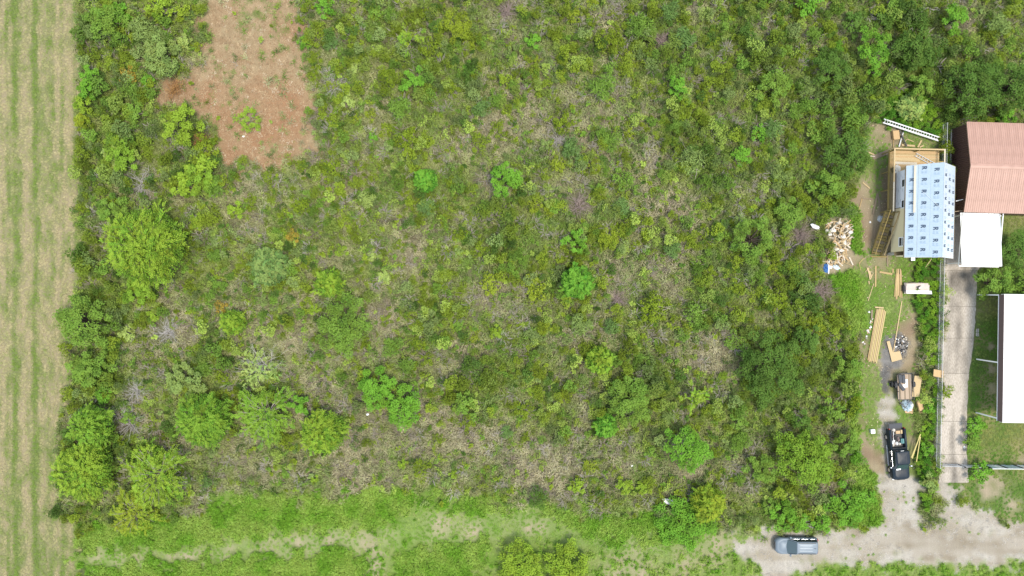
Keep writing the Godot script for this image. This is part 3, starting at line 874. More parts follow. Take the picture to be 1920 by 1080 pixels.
# x, y, radius on the plan, height m, build, colour, name, label, short name by which neighbours are found
const TREES := [
	[268, 462, 84, 6.5, "spray", "lime", "tallow_tree", "largest lime green spreading tree, near the hay field's edge on the lot's west side", "the largest lime spreading tree"],
	[150, 602, 56, 5.5, "leafy", "green", "broadleaf_tree", "mid green round tree overhanging the hay field halfway along its edge", "the mid green tree overhanging the hay field"],
	[168, 800, 46, 5.0, "spray", "spring", "tallow_tree", "upper of two joined fresh green trees leaning over the hay field", "the upper tree over the field edge"],
	[152, 885, 62, 5.5, "spray", "lime", "tallow_tree", "lower and wider of two joined trees leaning over the hay field", "the wide tree over the field edge"],
	[290, 895, 70, 4.5, "loose", "lime", "open_tree", "loose gappy lime tree with bare twigs above the long grass, south-west corner of the lot", "the loose gappy lime tree"],
	[248, 965, 54, 3.6, "loose", "lemon", "open_tree", "yellow-green low tree standing in the bright long grass", "the yellow-green tree in the long grass"],
	[378, 790, 58, 4.5, "spray", "spring", "broadleaf_tree", "fresh green spreading tree west of the pale-twigged tree trio", "the western tree of the trio"],
	[495, 778, 62, 4.6, "loose", "spring", "open_tree", "broad fresh green tree with pale bare twigs showing, middle of the trio", "the middle tree of the trio"],
	[604, 812, 48, 4.2, "spray", "lime", "tallow_tree", "round lime tree of streaky sprays beside a small olive bush, east of the trio", "the streaky round lime tree"],
	[640, 612, 58, 3.6, "leafy", "green", "broadleaf_tree", "low wide green bushy tree north of the twin-lobed bright tree", "the low wide green tree"],
	[705, 728, 42, 4.0, "leafy", "bright", "broadleaf_tree", "north-west lobe of the twin bright green trees", "the twin bright trees"],
	[757, 765, 42, 4.0, "leafy", "bright", "broadleaf_tree", "south-east lobe of the twin bright green trees, with pale twigs beside it", "the south-east twin bright tree"],
	[1083, 529, 34, 4.2, "round", "bright", "round_tree", "round bright green tree standing alone in the middle of the lot", "the round bright tree mid-lot"],
	[1126, 676, 29, 3.6, "round", "lime", "round_tree", "small perfectly round bright lime tree alone among dull weeds", "the small round lime tree"],
	[1182, 752, 52, 4.4, "leafy", "green", "broadleaf_tree", "medium green tree with a smaller bright bush at its foot", "the medium green tree"],
	[1136, 800, 25, 2.6, "spray", "bright", "leafy_bush", "bright green drooping bush at the foot of the medium green tree", "the drooping bright bush"],
	[1303, 742, 36, 3.2, "loose", "lime", "open_tree", "lime bushy tree crowned with pale bare branches", "the pale-branched lime tree"],
	[1291, 845, 47, 4.4, "leafy", "bright", "broadleaf_tree", "full bright green tree with a small olive bush on its east side", "the full bright tree"],
	[1330, 945, 37, 3.6, "round", "lemon", "round_tree", "yellow-green round tree by the track, behind the dark hedge bush", "the yellow-green round tree by the track"],
	[1515, 862, 64, 4.6, "leafy", "spring", "broadleaf_tree", "large round leafy tree just west of the black pickup", "the large leafy tree west of the pickup"],
	[1448, 690, 72, 5.2, "leafy", "dark", "broadleaf_tree", "largest dark green tree of the lot, west of the lumber stack", "the largest dark tree"],
	[1512, 640, 34, 3.8, "leafy", "dark", "broadleaf_tree", "smaller dark green tree joined to the east side of the largest dark tree", "the eastern dark tree"],
	[975, 1068, 52, 2.4, "leafy", "lime", "leafy_bush", "western half of the lime thicket south of the mown track, at the bottom edge", "the lime thicket below the track"],
	[1063, 1066, 50, 2.4, "leafy", "lime", "leafy_bush", "eastern half of the lime thicket south of the mown track, at the bottom edge", "the lime thicket's eastern half"],
	[195, 40, 40, 4.0, "leafy", "green", "broadleaf_tree", "green tree cut by the top edge, beside the hay field's north end", "the top edge tree by the field"],
	[300, 105, 42, 3.6, "leafy", "soft", "broadleaf_tree", "soft grey-green tree west of the clearing's north part", "the soft tree west of the clearing"],
	[225, 290, 34, 3.4, "leafy", "spring", "leafy_bush", "fresh green bush midway between the hay field and the clearing's south end", "the fresh bush by the field"],
	[372, 335, 36, 3.4, "leafy", "spring", "leafy_bush", "fresh green bush at the clearing's south-west corner", "the bush at the clearing's corner"],
	[210, 395, 34, 3.2, "leafy", "green", "leafy_bush", "green bush touching the largest lime tree on its north-west", "the bush north-west of the largest tree"],
	[255, 545, 32, 3.0, "leafy", "spring", "leafy_bush", "fresh green bush touching the largest lime tree on its south", "the bush south of the largest tree"],
	[172, 690, 38, 3.6, "leafy", "green", "leafy_bush", "green bush between the tree overhanging the field and the two joined trees", "the bush between the field edge trees"],
	[345, 715, 38, 3.2, "leafy", "soft", "leafy_bush", "soft grey-green bush north of the trio's western tree", "the soft bush north of the trio"],
	[560, 760, 24, 2.6, "leafy", "bright", "leafy_bush", "bright leafy bush filling the gap between the trio's middle and eastern trees", "the gap bush of the trio"],
	[1450, 160, 36, 3.4, "leafy", "green", "broadleaf_tree", "green bushy tree in the dark thicket of the upper right", "the green tree of the upper thicket"],
	[1560, 130, 40, 3.8, "leafy", "dark", "broadleaf_tree", "dark green tree west of the vivid north-east tree", "the dark tree west of the vivid one"],
	[1720, 90, 44, 4.0, "leafy", "dark", "broadleaf_tree", "dark green tree between the two vivid north-east trees", "the dark tree between the vivid ones"],
	[1730, 160, 30, 3.0, "leafy", "green", "leafy_bush", "green bush north of the pale cane clump", "the bush north of the canes"],
	[1480, 400, 36, 3.2, "leafy", "green", "broadleaf_tree", "green bushy tree north-west of the mauve-brown brush heap", "the tree north-west of the brush heap"],
	[1590, 690, 30, 2.6, "leafy", "green", "leafy_bush", "green bush on the yard's west edge beside the lumber stack", "the bush by the lumber"],
	[1430, 880, 34, 2.8, "leafy", "green", "leafy_bush", "green bush west of the large leafy tree by the pickup", "the bush west of the large leafy tree"],
	[1590, 830, 30, 2.8, "leafy", "green", "leafy_bush", "green bush between the large leafy tree and the pickup", "the bush between tree and pickup"],
	[1950, 545, 58, 4.2, "leafy", "green", "broadleaf_tree", "green tree at the east edge above the long white canopy", "the east edge tree"],
	[338, 235, 40, 4.2, "leafy", "lime", "broadleaf_tree", "lime tree at the west edge of the brown clearing", "the lime tree beside the clearing"],
	[1640, 85, 37, 4.6, "leafy", "bright", "broadleaf_tree", "vivid bright green tree in the north-east, above the pale grass patch", "the vivid north-east tree"],
	[1795, 32, 32, 4.6, "leafy", "bright", "broadleaf_tree", "vivid bright green tree cut by the top edge north of the red roof", "the vivid tree at the top edge"],
	[945, 337, 36, 3.8, "leafy", "bright", "broadleaf_tree", "bright green bushy tree in the upper middle of the lot", "the upper middle bright tree"],
	[797, 338, 25, 2.8, "round", "bright", "leafy_bush", "bright green round bush west of the upper middle bright tree", "the bright bush west of it"],
	[615, 531, 31, 3.0, "spray", "lime", "leafy_bush", "bright streaky bush north of the low wide green tree", "the bright streaky bush"],
	[504, 500, 42, 2.6, "spray", "soft", "leafy_bush", "soft light green feathery bush east of the largest lime tree", "the soft feathery bush"],
	[1412, 448, 44, 4.0, "ring", "green", "broadleaf_tree", "green tree with a hollow dark centre, west of the brush heaps", "the hollow-centred green tree"],
	[855, 46, 34, 3.4, "lumpy", "lemon", "evergreen_bush", "large yellow-green lumpy bush near the top edge of the lot", "the large yellow-green bush near the top"],
	[768, 68, 33, 3.4, "loose", "lime", "open_tree", "lime tree with whitish twigs showing, near the top edge", "the white-twigged lime tree"],
	[727, 152, 31, 2.8, "lumpy", "olive", "evergreen_bush", "olive lumpy bush paired with a bright green bush on its east", "the paired olive bush"],
	[771, 150, 26, 2.8, "leafy", "bright", "leafy_bush", "bright green bush touching the paired olive bush", "the bright bush touching it"],
	[1590, 285, 52, 4.4, "leafy", "dark", "broadleaf_tree", "dark green tree west of the building site's north corner", "the dark tree by the site corner"],
	[1560, 345, 34, 3.4, "leafy", "green", "broadleaf_tree", "green bushy tree between the dark corner tree and the scrap heap", "the green tree above the scrap heap"],
	[1835, 165, 58, 5.6, "leafy", "dark", "broadleaf_tree", "dark green tree behind the red metal building, western one", "the western dark tree behind the red roof"],
	[1905, 160, 50, 5.6, "leafy", "dark", "broadleaf_tree", "dark green tree behind the red metal building, cut by the right edge", "the eastern dark tree behind the red roof"],
	[1890, 218, 20, 3.0, "leafy", "bright", "leafy_bush", "light green bush pressed against the north eave of the red roof", "the light bush at the red eave"],
	[1590, 950, 44, 2.4, "leafy", "bright", "leafy_bush", "vivid green bush at the road corner beside the gravel driveway", "the vivid corner bush"],
	[1470, 965, 32, 1.9, "leafy", "bright", "leafy_bush", "vivid low green bush along the road north of the silver car", "the low bush above the silver car"],
	[1283, 980, 62, 1.9, "leafy", "bright", "leafy_bush", "deep green low hedge bush along the track, below the yellow-green round tree", "the low hedge bush"],
	[1870, 530, 42, 3.6, "leafy", "green", "broadleaf_tree", "rounded green tree south-east of the white carport", "the tree by the white carport"],
	[1905, 470, 36, 3.2, "leafy", "dark", "broadleaf_tree", "dark green bush tree east of the white carport", "the bush east of the carport"],
	[1640, 305, 0, 0, "", "", "", "", ""],
	[465, 225, 30, 1.6, "loose", "lime", "leafy_bush", "lime sprig of a bush standing alone on the brown clearing", "the lone bush on the clearing"],
	[165, 145, 24, 3.2, "leafy", "bright", "leafy_bush", "bright bush on the hay field edge, topmost of a column of four", "the top bush of the field column"],
	[160, 170, 20, 2.8, "leafy", "bright", "leafy_bush", "bright bush on the hay field edge, second of a column of four", "the second bush of the field column"],
	[155, 196, 20, 2.8, "leafy", "lime", "leafy_bush", "lime bush on the hay field edge, third of a column of four", "the third bush of the field column"],
	[152, 226, 14, 2.0, "leafy", "lemon", "leafy_bush", "smallest bush at the foot of the column along the hay field edge", "the smallest bush of the field column"],
	[1710, 200, 30, 1.6, "spray", "pale", "cane_grass", "pale straw-tipped cane grass clump north of the aluminium ladder", "the pale cane clump"],
	[1742, 905, 20, 1.5, "leafy", "soft", "leafy_bush", "pale soft green bush beside the pickup's front end", "the pale bush by the pickup"],
	[1010, 937, 24, 2.4, "lumpy", "dark", "evergreen_bush", "dark olive bush standing at the edge of the mown track", "the dark bush at the track edge"],
	[435, 605, 28, 2.8, "spray", "lime", "leafy_bush", "lime streaky bush south of the soft feathery bush", "the lime streaky bush"],
	[1270, 162, 22, 3.0, "leafy", "bright", "leafy_bush", "bright green bush in the upper right part of the lot's middle", "the bright bush right of the top middle"],
	[1079, 452, 26, 3.0, "leafy", "bright", "leafy_bush", "bright green bush just north of the round bright tree mid-lot", "the bright bush north of the round tree"],
	[1141, 449, 23, 1.9, "lumpy", "lemon", "evergreen_bush", "yellowish rounded bush north-east of the round bright tree mid-lot", "the yellowish rounded bush"],
]

# x, y, radius, build letter (L lumpy, F feathery, B broad leaf), colour
const BUSHES := [
	[215, 25, 27, "B", "bright"], [300, 12, 28, "B", "lime"], [262, 52, 28, "F", "soft"], [298, 66, 24, "F", "soft"], [345, 80, 15, "B", "pale"], [335, 97, 12, "B", "pale"], [240, 140, 19, "L", "rusty"], [246, 165, 25, "F", "green"],
	[276, 150, 14, "B", "bright"], [385, 275, 25, "B", "olive"], [210, 265, 16, "B", "lime"], [214, 291, 24, "B", "pale"], [380, 315, 30, "B", "lime"], [348, 345, 28, "B", "lime"], [400, 348, 25, "F", "green"], [250, 212, 22, "B", "green"],
	[154, 388, 15, "L", "olive"], [205, 400, 20, "F", "soft"], [575, 12, 14, "L", "olive"], [610, 15, 20, "B", "bright"], [590, 65, 22, "L", "olive"], [571, 80, 14, "B", "bright"], [618, 78, 20, "F", "bluish"], [632, 125, 17, "L", "olive"],
	[662, 130, 13, "B", "pale"], [590, 141, 13, "L", "olive"], [810, 90, 22, "L", "olive"], [800, 28, 18, "L", "olive"], [880, 75, 15, "L", "lemon"], [880, 128, 14, "B", "bright"], [850, 166, 18, "L", "olive"], [901, 200, 22, "F", "bluish"], [930, 190, 18, "F", "green"],
	[747, 202, 26, "F", "green"], [655, 190, 15, "B", "pale"], [695, 215, 12, "L", "lemon"], [667, 221, 12, "L", "lemon"], [608, 205, 15, "L", "olive"], [735, 241, 11, "L", "olive"], [768, 264, 29, "L", "olive"], [620, 320, 26, "L", "olive"], [700, 258, 10, "B", "bright"],
	[721, 288, 8, "B", "lime"], [900, 268, 20, "L", "olive"], [935, 245, 18, "L", "olive"], [500, 332, 14, "L", "olive"], [590, 108, 14, "L", "olive"], [1000, 75, 16, "B", "bright"], [1078, 30, 16, "L", "lemon"], [1110, 8, 12, "L", "lemon"], [1151, 18, 9, "L", "lemon"],
	[1140, 70, 22, "L", "olive"], [1162, 80, 14, "L", "olive"], [1198, 45, 30, "F", "green"], [1220, 60, 16, "F", "green"], [1256, 18, 22, "F", "bluish"], [1325, 24, 18, "F", "pale"], [1284, 75, 25, "F", "bluish"], [1282, 205, 22, "L", "olive"], [1274, 235, 20, "F", "green"],
	[1127, 165, 30, "F", "green"], [1058, 230, 24, "L", "olive"], [1068, 275, 24, "F", "bluish"], [1140, 262, 28, "F", "green"], [1183, 250, 14, "L", "lemon"], [1206, 236, 9, "L", "lemon"], [1114, 312, 15, "L", "lemon"], [1046, 308, 17, "L", "lemon"], [1250, 307, 8, "L", "lemon"],
	[1321, 226, 13, "B", "lime"], [1425, 250, 18, "B", "bright"], [1390, 290, 20, "B", "bright"], [1300, 300, 32, "F", "soft"], [1167, 335, 22, "L", "green"], [1007, 113, 10, "L", "lemon"], [990, 112, 9, "L", "lemon"], [1320, 255, 13, "F", "soft"], [1510, 4, 28, "B", "bright"], [1640, 136, 15, "B", "bright"],
	[1604, 45, 26, "B", "dark"], [1528, 65, 20, "F", "green"], [1570, 90, 14, "F", "bright"], [1550, 100, 22, "F", "dark"], [1520, 165, 24, "F", "soft"], [1495, 205, 22, "F", "green"], [1735, 105, 16, "L", "olive"], [1695, 110, 12, "L", "olive"], [1527, 110, 10, "L", "lemon"], [1545, 132, 9, "L", "lemon"],
	[1502, 100, 14, "L", "olive"], [1462, 95, 14, "L", "olive"], [1640, 180, 13, "B", "lime"], [1660, 30, 22, "B", "dark"], [1720, 40, 30, "F", "dark"], [1870, 45, 26, "F", "soft"], [1510, 310, 12, "L", "lime"], [1495, 265, 14, "L", "olive"], [1460, 330, 26, "F", "soft"], [1450, 240, 24, "F", "bluish"],
	[1530, 350, 22, "B", "green"], [1860, 115, 20, "F", "green"], [1700, 20, 20, "F", "green"], [1600, 225, 30, "F", "green"], [1540, 245, 26, "L", "green"], [290, 590, 15, "B", "lime"], [240, 625, 18, "B", "pale"], [380, 602, 11, "B", "lime"], [415, 577, 15, "L", "rusty"], [265, 540, 22, "B", "lime"],
	[417, 705, 17, "L", "olive"], [330, 722, 24, "F", "soft"], [380, 690, 22, "F", "green"], [160, 690, 32, "B", "green"], [195, 740, 18, "B", "bright"], [240, 780, 16, "B", "green"], [565, 388, 20, "L", "olive"], [549, 443, 14, "L", "rusty"], [690, 375, 20, "F", "pale"], [798, 388, 22, "F", "bluish"],
	[833, 411, 10, "L", "lemon"], [902, 470, 20, "L", "olive"], [830, 532, 13, "L", "olive"], [588, 581, 13, "B", "lime"], [626, 582, 13, "L", "lemon"], [724, 600, 14, "L", "olive"], [735, 648, 24, "F", "green"], [762, 685, 20, "F", "green"], [921, 532, 24, "L", "lemon"], [894, 620, 8, "L", "lemon"],
	[890, 636, 10, "L", "lemon"], [930, 622, 14, "B", "lime"], [578, 672, 10, "L", "olive"], [800, 675, 16, "L", "olive"], [685, 640, 12, "L", "olive"], [1003, 386, 15, "L", "lemon"], [1030, 395, 14, "L", "lemon"], [1000, 540, 26, "L", "lemon"], [1090, 610, 25, "F", "soft"], [1146, 612, 20, "F", "bluish"],
	[1285, 450, 9, "L", "lemon"], [1228, 578, 32, "L", "olive"], [1306, 590, 26, "L", "green"], [1416, 618, 9, "L", "lemon"], [1380, 640, 22, "L", "green"], [1021, 615, 15, "L", "lemon"], [1010, 702, 13, "L", "lemon"], [1309, 700, 12, "L", "lemon"], [1195, 650, 10, "B", "pale"], [1260, 470, 20, "F", "bluish"],
	[1165, 385, 20, "F", "bluish"], [1390, 415, 16, "B", "soft"], [1455, 560, 26, "L", "olive"], [1530, 612, 20, "L", "lemon"], [1445, 390, 20, "L", "olive"], [1515, 395, 18, "L", "olive"], [1490, 500, 22, "F", "green"], [1560, 590, 16, "L", "olive"], [657, 785, 11, "L", "olive"], [790, 878, 19, "L", "olive"],
	[755, 870, 10, "B", "lime"], [822, 822, 12, "L", "olive"], [870, 755, 22, "B", "green"], [876, 795, 18, "L", "olive"], [850, 890, 9, "B", "lime"], [558, 915, 9, "B", "lime"], [590, 900, 10, "B", "lime"], [1106, 876, 15, "L", "lemon"], [950, 812, 15, "F", "bluish"], [1082, 910, 17, "B", "lime"],
	[1171, 910, 17, "B", "lime"], [1204, 915, 14, "B", "lime"], [1060, 822, 13, "L", "olive"], [1345, 846, 13, "L", "olive"], [1502, 978, 20, "B", "bright"], [1540, 978, 20, "B", "bright"], [1445, 950, 16, "B", "green"], [1625, 935, 20, "B", "bright"], [430, 740, 14, "L", "lemon"], [535, 825, 16, "L", "olive"],
	[1095, 715, 14, "F", "soft"], [1060, 745, 13, "L", "lemon"], [980, 770, 20, "L", "olive"], [1000, 735, 11, "B", "lime"], [1385, 790, 18, "B", "green"], [1390, 830, 20, "F", "green"], [1610, 860, 18, "F", "bright"], [1600, 760, 20, "L", "olive"], [1560, 770, 24, "B", "green"], [1500, 790, 22, "B", "dark"],
	[370, 415, 16, "B", "lime"], [440, 395, 18, "B", "lime"], [470, 380, 16, "L", "olive"], [405, 480, 16, "F", "green"], [640, 470, 14, "L", "lime"], [700, 480, 12, "B", "pale"], [720, 520, 16, "B", "pale"], [750, 460, 14, "L", "olive"], [960, 430, 14, "L", "olive"], [860, 440, 16, "L", "olive"],
	[1838, 885, 22, "B", "bright"], [1830, 800, 20, "B", "bright"], [1822, 830, 18, "B", "green"], [1741, 765, 12, "B", "bright"], [1738, 840, 14, "B", "bright"],
]

# bare brush: x, y, radius, colour word, label
const DEAD := [
	[486, 690, 44, 3.2, "white", "whitish bare spreading tree with thin green tips, south of the lime streaky bush", "dead_tree"],
	[313, 622, 24, 1.4, "silver", "silver-grey dead brush heap between the weeds south of the largest lime tree", "dead_brush"],
	[240, 795, 26, 1.6, "silver", "silver-grey dead brush beside the two joined trees", "dead_brush"],
	[250, 735, 22, 1.4, "silver", "pale dead twigs in the south-west thicket, above the silver-grey brush", "dead_brush"],
	[1046, 262, 15, 1.2, "silver", "small silver-grey dead shrub beside a bluish bush near the top", "dead_brush"],
	[1545, 545, 24, 1.5, "mauve", "mauve-grey dead brush heap beside the tall grass west of the lumber", "dead_brush"],
	[1505, 440, 26, 1.5, "mauve", "mauve-brown dead brush heap west of the scrap wood", "dead_brush"],
	[265, 345, 24, 1.4, "silver", "pale dead branches north of the largest lime tree", "dead_brush"],
	[1395, 5, 0, 0, "", "", ""],
	[325, 165, 26, 1.2, "rust", "rust-brown withered brush at the west edge of the clearing", "dead_brush"],
	[375, 265, 20, 1.2, "rust", "rust-brown withered brush below the lime tree beside the clearing", "dead_brush"],
	[1085, 385, 26, 1.3, "mauve", "mauve-grey dead brush north of the bright bush in mid-lot", "dead_brush"],
	[1160, 560, 18, 1.0, "mauve", "mauve-grey low brush east of the round bright tree", "dead_brush"],
	[625, 160, 20, 1.0, "silver", "pale leaning dead stems near the clearing's east edge", "dead_brush"],
	[950, 20, 22, 1.2, "mauve", "mauve-grey bare brush by the top edge, right of the big yellow-green bush", "dead_brush"],
	[1240, 75, 18, 1.0, "mauve", "mauve-grey bare stems in the dark gap near the top middle", "dead_brush"],
]


func crown_lumpy(r: float, h: float, leaves: int, ls: float, lumps: int, sd: int, hollow := 0.0) -> ArrayMesh:
	rng.seed = sd
	var b := Buf.new()
	var cs := []
	for k in lumps:
		var a := k * 2.39996 + rr(-0.4, 0.4)
		var q := r * clampf(sqrt(lerpf(hollow * hollow, 1.0, (k + 0.5) / lumps)), 0.0, 1.0) * 0.82 * rr(0.85, 1.12)
		var y := h * (0.25 + 0.5 * sqrt(maxf(0.0, 1.0 - pow(q / r, 2.0))) * rr(0.6, 1.15))
		cs.append([Vector3(cos(a) * q, y, sin(a) * q), r * rr(0.18, 0.30) * (1.2 if lumps < 9 else 1.0), rr(0.62, 1.38)])
	for k in leaves:
		var lu = cs[rng.randi() % lumps]
		var dir := Vector3(rng.randfn(), rng.randfn() * 0.8 + 0.45, rng.randfn()).normalized()
		var p: Vector3 = lu[0] + dir * lu[1] * rr(0.72, 1.05) * Vector3(1, 0.85, 1)
		leaf_on(b, p, dir, ls * rr(0.7, 1.25), 0.5, 0.35, lu[2] * rr(0.7, 1.3))
	return b.mesh()


func crown_spray(r: float, h: float, branches: int, per: int, sd: int, ls := 0.24, gap := 0.0) -> Array:
	# leafy sprays along arching limbs; returns [crown, limbs]
	rng.seed = sd
	var b := Buf.new()
	var w := Buf.new()
	var lean := rr(0, TAU)
	var big := clampf(r / 3.5, 0.42, 1.2)
	for k in branches:
		var u := (k + 0.5) / branches
		var a := k * 2.39996 + rr(-0.4, 0.4)
		var q := r * sqrt(u) * rr(0.70, 0.92) * (1.0 + 0.13 * sin(3.0 * a + lean) + 0.10 * sin(5.0 * a + 2.0 * lean))
		if gap > 0.0 and nC.get_noise_2d(cos(a) * q * 0.8 + sd * 7.0, sin(a) * q * 0.8) < -0.32 + 0.32 * gap:
			continue
		var top := h * (0.34 + 0.60 * sqrt(maxf(0.0, 1.0 - 0.92 * u))) * rr(0.74, 1.08)
		var e := Vector3(cos(a) * q, top, sin(a) * q)
		var s := Vector3(0, h * rr(0.15, 0.35), 0)
		var m := s.lerp(e, 0.5) + Vector3.UP * h * 0.08
		w.tube(s, m, 0.012 * h, 0.007 * h, 4)
		w.tube(m, e, 0.007 * h, 0.0025 * h, 3)
		var swirl := rr(-1.0, 1.0)
		var tint := rr(0.62, 1.4)
		var warm := rr(0.74, 1.14)
		for j in per:
			var t := rr(0.5, 1.0)
			var base := m.lerp(e, (t - 0.4) / 0.6) + Vector3(rr(-1, 1), rr(-0.6, 0.6), rr(-1, 1)) * 0.28 * big
			var d := Vector3(cos(a + swirl), 0.0, sin(a + swirl)).rotated(Vector3.UP, rr(-1.15, 1.15) if u > 0.2 else rr(-PI, PI))
			d = (d + Vector3.UP * rr(-0.25, 0.45)).normalized()
			var l := rr(0.45, 0.95) * big
			var side := d.cross(Vector3.UP).normalized()
			var tt := tint * rr(0.72, 1.28)
			for g in 8:
				var f := (g + 0.5) / 8.0
				var p := base + d * l * f + Vector3.DOWN * l * 0.4 * f * f
				var sg := 1.0 if g % 2 else -1.0
				var ld := (d * 0.9 + side * sg * 0.6 + Vector3.UP * rr(-0.35, 0.15)).normalized()
				var n := (Vector3.UP + Vector3(rr(-0.6, 0.6), 0, rr(-0.6, 0.6))).normalized()
				var c := tt * rr(0.75, 1.28)
				var lz := ls * (0.55 + 0.5 * big) * rr(0.75, 1.2)
				b.leaf(p, ld, n.cross(ld).normalized(), lz, lz * 0.40, Color(c * warm, c, c * rr(0.85, 1.1)))
	if gap == 0.0:
		for k in int(branches * 24):
			var a := rr(0, TAU)
			var q := r * 0.84 * sqrt(rng.randf())
			var y := h * (0.26 + 0.50 * sqrt(maxf(0.0, 1.0 - pow(q / r, 2.0)))) * rr(0.7, 1.05)
			var n := (Vector3.UP + Vector3(rng.randfn(), 0, rng.randfn()) * 0.4).normalized()
			var d := n.cross(Vector3(rng.randfn(), rng.randfn(), rng.randfn())).normalized()
			var c := 0.62 * rr(0.6, 1.25)
			b.leaf(Vector3(cos(a) * q, y, sin(a) * q), d, n.cross(d).normalized(), ls, ls * 0.45, Color(c * 0.78, c, c))
	return [b.mesh(), w.mesh()]


func crown_leafy(r: float, h: float, leaves: int, sd: int, ls := 0.22, ring := false) -> Array:
	# clustered broad leaves in uneven boughs round a dome
	rng.seed = sd
	var b := Buf.new()
	var w := Buf.new()
	var boughs := int(clampf(r * r * 5.0, 12, 80))
	var ph := rr(0, TAU)
	var cs := []
	for k in boughs:
		var u := (k + 0.5) / boughs
		if ring: u = lerpf(0.28, 1.0, u)
		var a := k * 2.39996 + rr(-0.4, 0.4)
		var q := r * sqrt(u) * rr(0.70, 0.95) * (1.0 + 0.13 * sin(2.0 * a + ph) + 0.08 * sin(5.0 * a + ph * 2.0))
		var y := h * (0.30 + 0.52 * sqrt(maxf(0.0, 1.0 - 0.95 * u))) * rr(0.70, 1.12)
		var c := Vector3(cos(a) * q, y, sin(a) * q)
		cs.append([c, clampf(r * rr(0.11, 0.21), 0.17, 0.52), rr(0.6, 1.4), rr(0.9, 1.12)])
		var s := Vector3(0, h * rr(0.15, 0.35), 0)
		w.tube(s, s.lerp(c, 0.55) + Vector3.UP * 0.08 * h, 0.013 * h, 0.008 * h, 4)
		w.tube(s.lerp(c, 0.55) + Vector3.UP * 0.08 * h, c, 0.008 * h, 0.003 * h, 3)
	for k in leaves:
		var lu = cs[rng.randi() % cs.size()]
		var dir := Vector3(rng.randfn(), rng.randfn() * 0.7 + 0.35, rng.randfn()).normalized()
		var p: Vector3 = lu[0] + dir * lu[1] * (rr(0.55, 1.1)) * Vector3(1.1, 0.75, 1.1)
		var n := (dir * 0.5 + Vector3.UP * 0.7 + Vector3(rng.randfn(), rng.randfn(), rng.randfn()) * 0.3).normalized()
		var d := n.cross(Vector3(rng.randfn(), rng.randfn(), rng.randfn())).normalized()
		var t: float = lu[2] * rr(0.7, 1.3)
		b.leaf(p, d, n.cross(d).normalized(), ls * rr(0.7, 1.25), ls * 0.5, Color(t * lu[3], t, t * rr(0.8, 1.1)))
	return [b.mesh(), w.mesh()]


func brush(r: float, h: float, stems: int, sd: int, thick := 0.03) -> ArrayMesh:
	rng.seed = sd
	var b := Buf.new()
	for k in stems:
		var a := rr(0, TAU)
		var o := Vector3(rr(-0.25, 0.25) * r, 0.0, rr(-0.25, 0.25) * r)
		var p := o
		var d := Vector3(cos(a), rr(0.3, 1.3), sin(a)).normalized()
		var l := r * rr(0.25, 0.42)
		var w := thick * rr(0.6, 1.2)
		var t := rr(0.75, 1.15)
		for s in 3:
			var e := p + d * l
			e.y = clampf(e.y, 0.03, h)
			b.tube(p, e, w, w * 0.7, 4, Color(t, t, t))
			for f in 3:
				var d2 := d.rotated(Vector3.UP, rr(-1.1, 1.1))
				d2.y = rr(-0.2, 0.5)
				var e2 := e + d2.normalized() * l * rr(0.4, 0.9)
				e2.y = maxf(e2.y, 0.03)
				b.tube(e, e2, w * 0.5, w * 0.2, 3, Color(t, t, t))
			p = e
			d = (d.rotated(Vector3.UP, rr(-0.5, 0.5)) + Vector3.DOWN * 0.35).normalized()
			w *= 0.7
	return b.mesh()


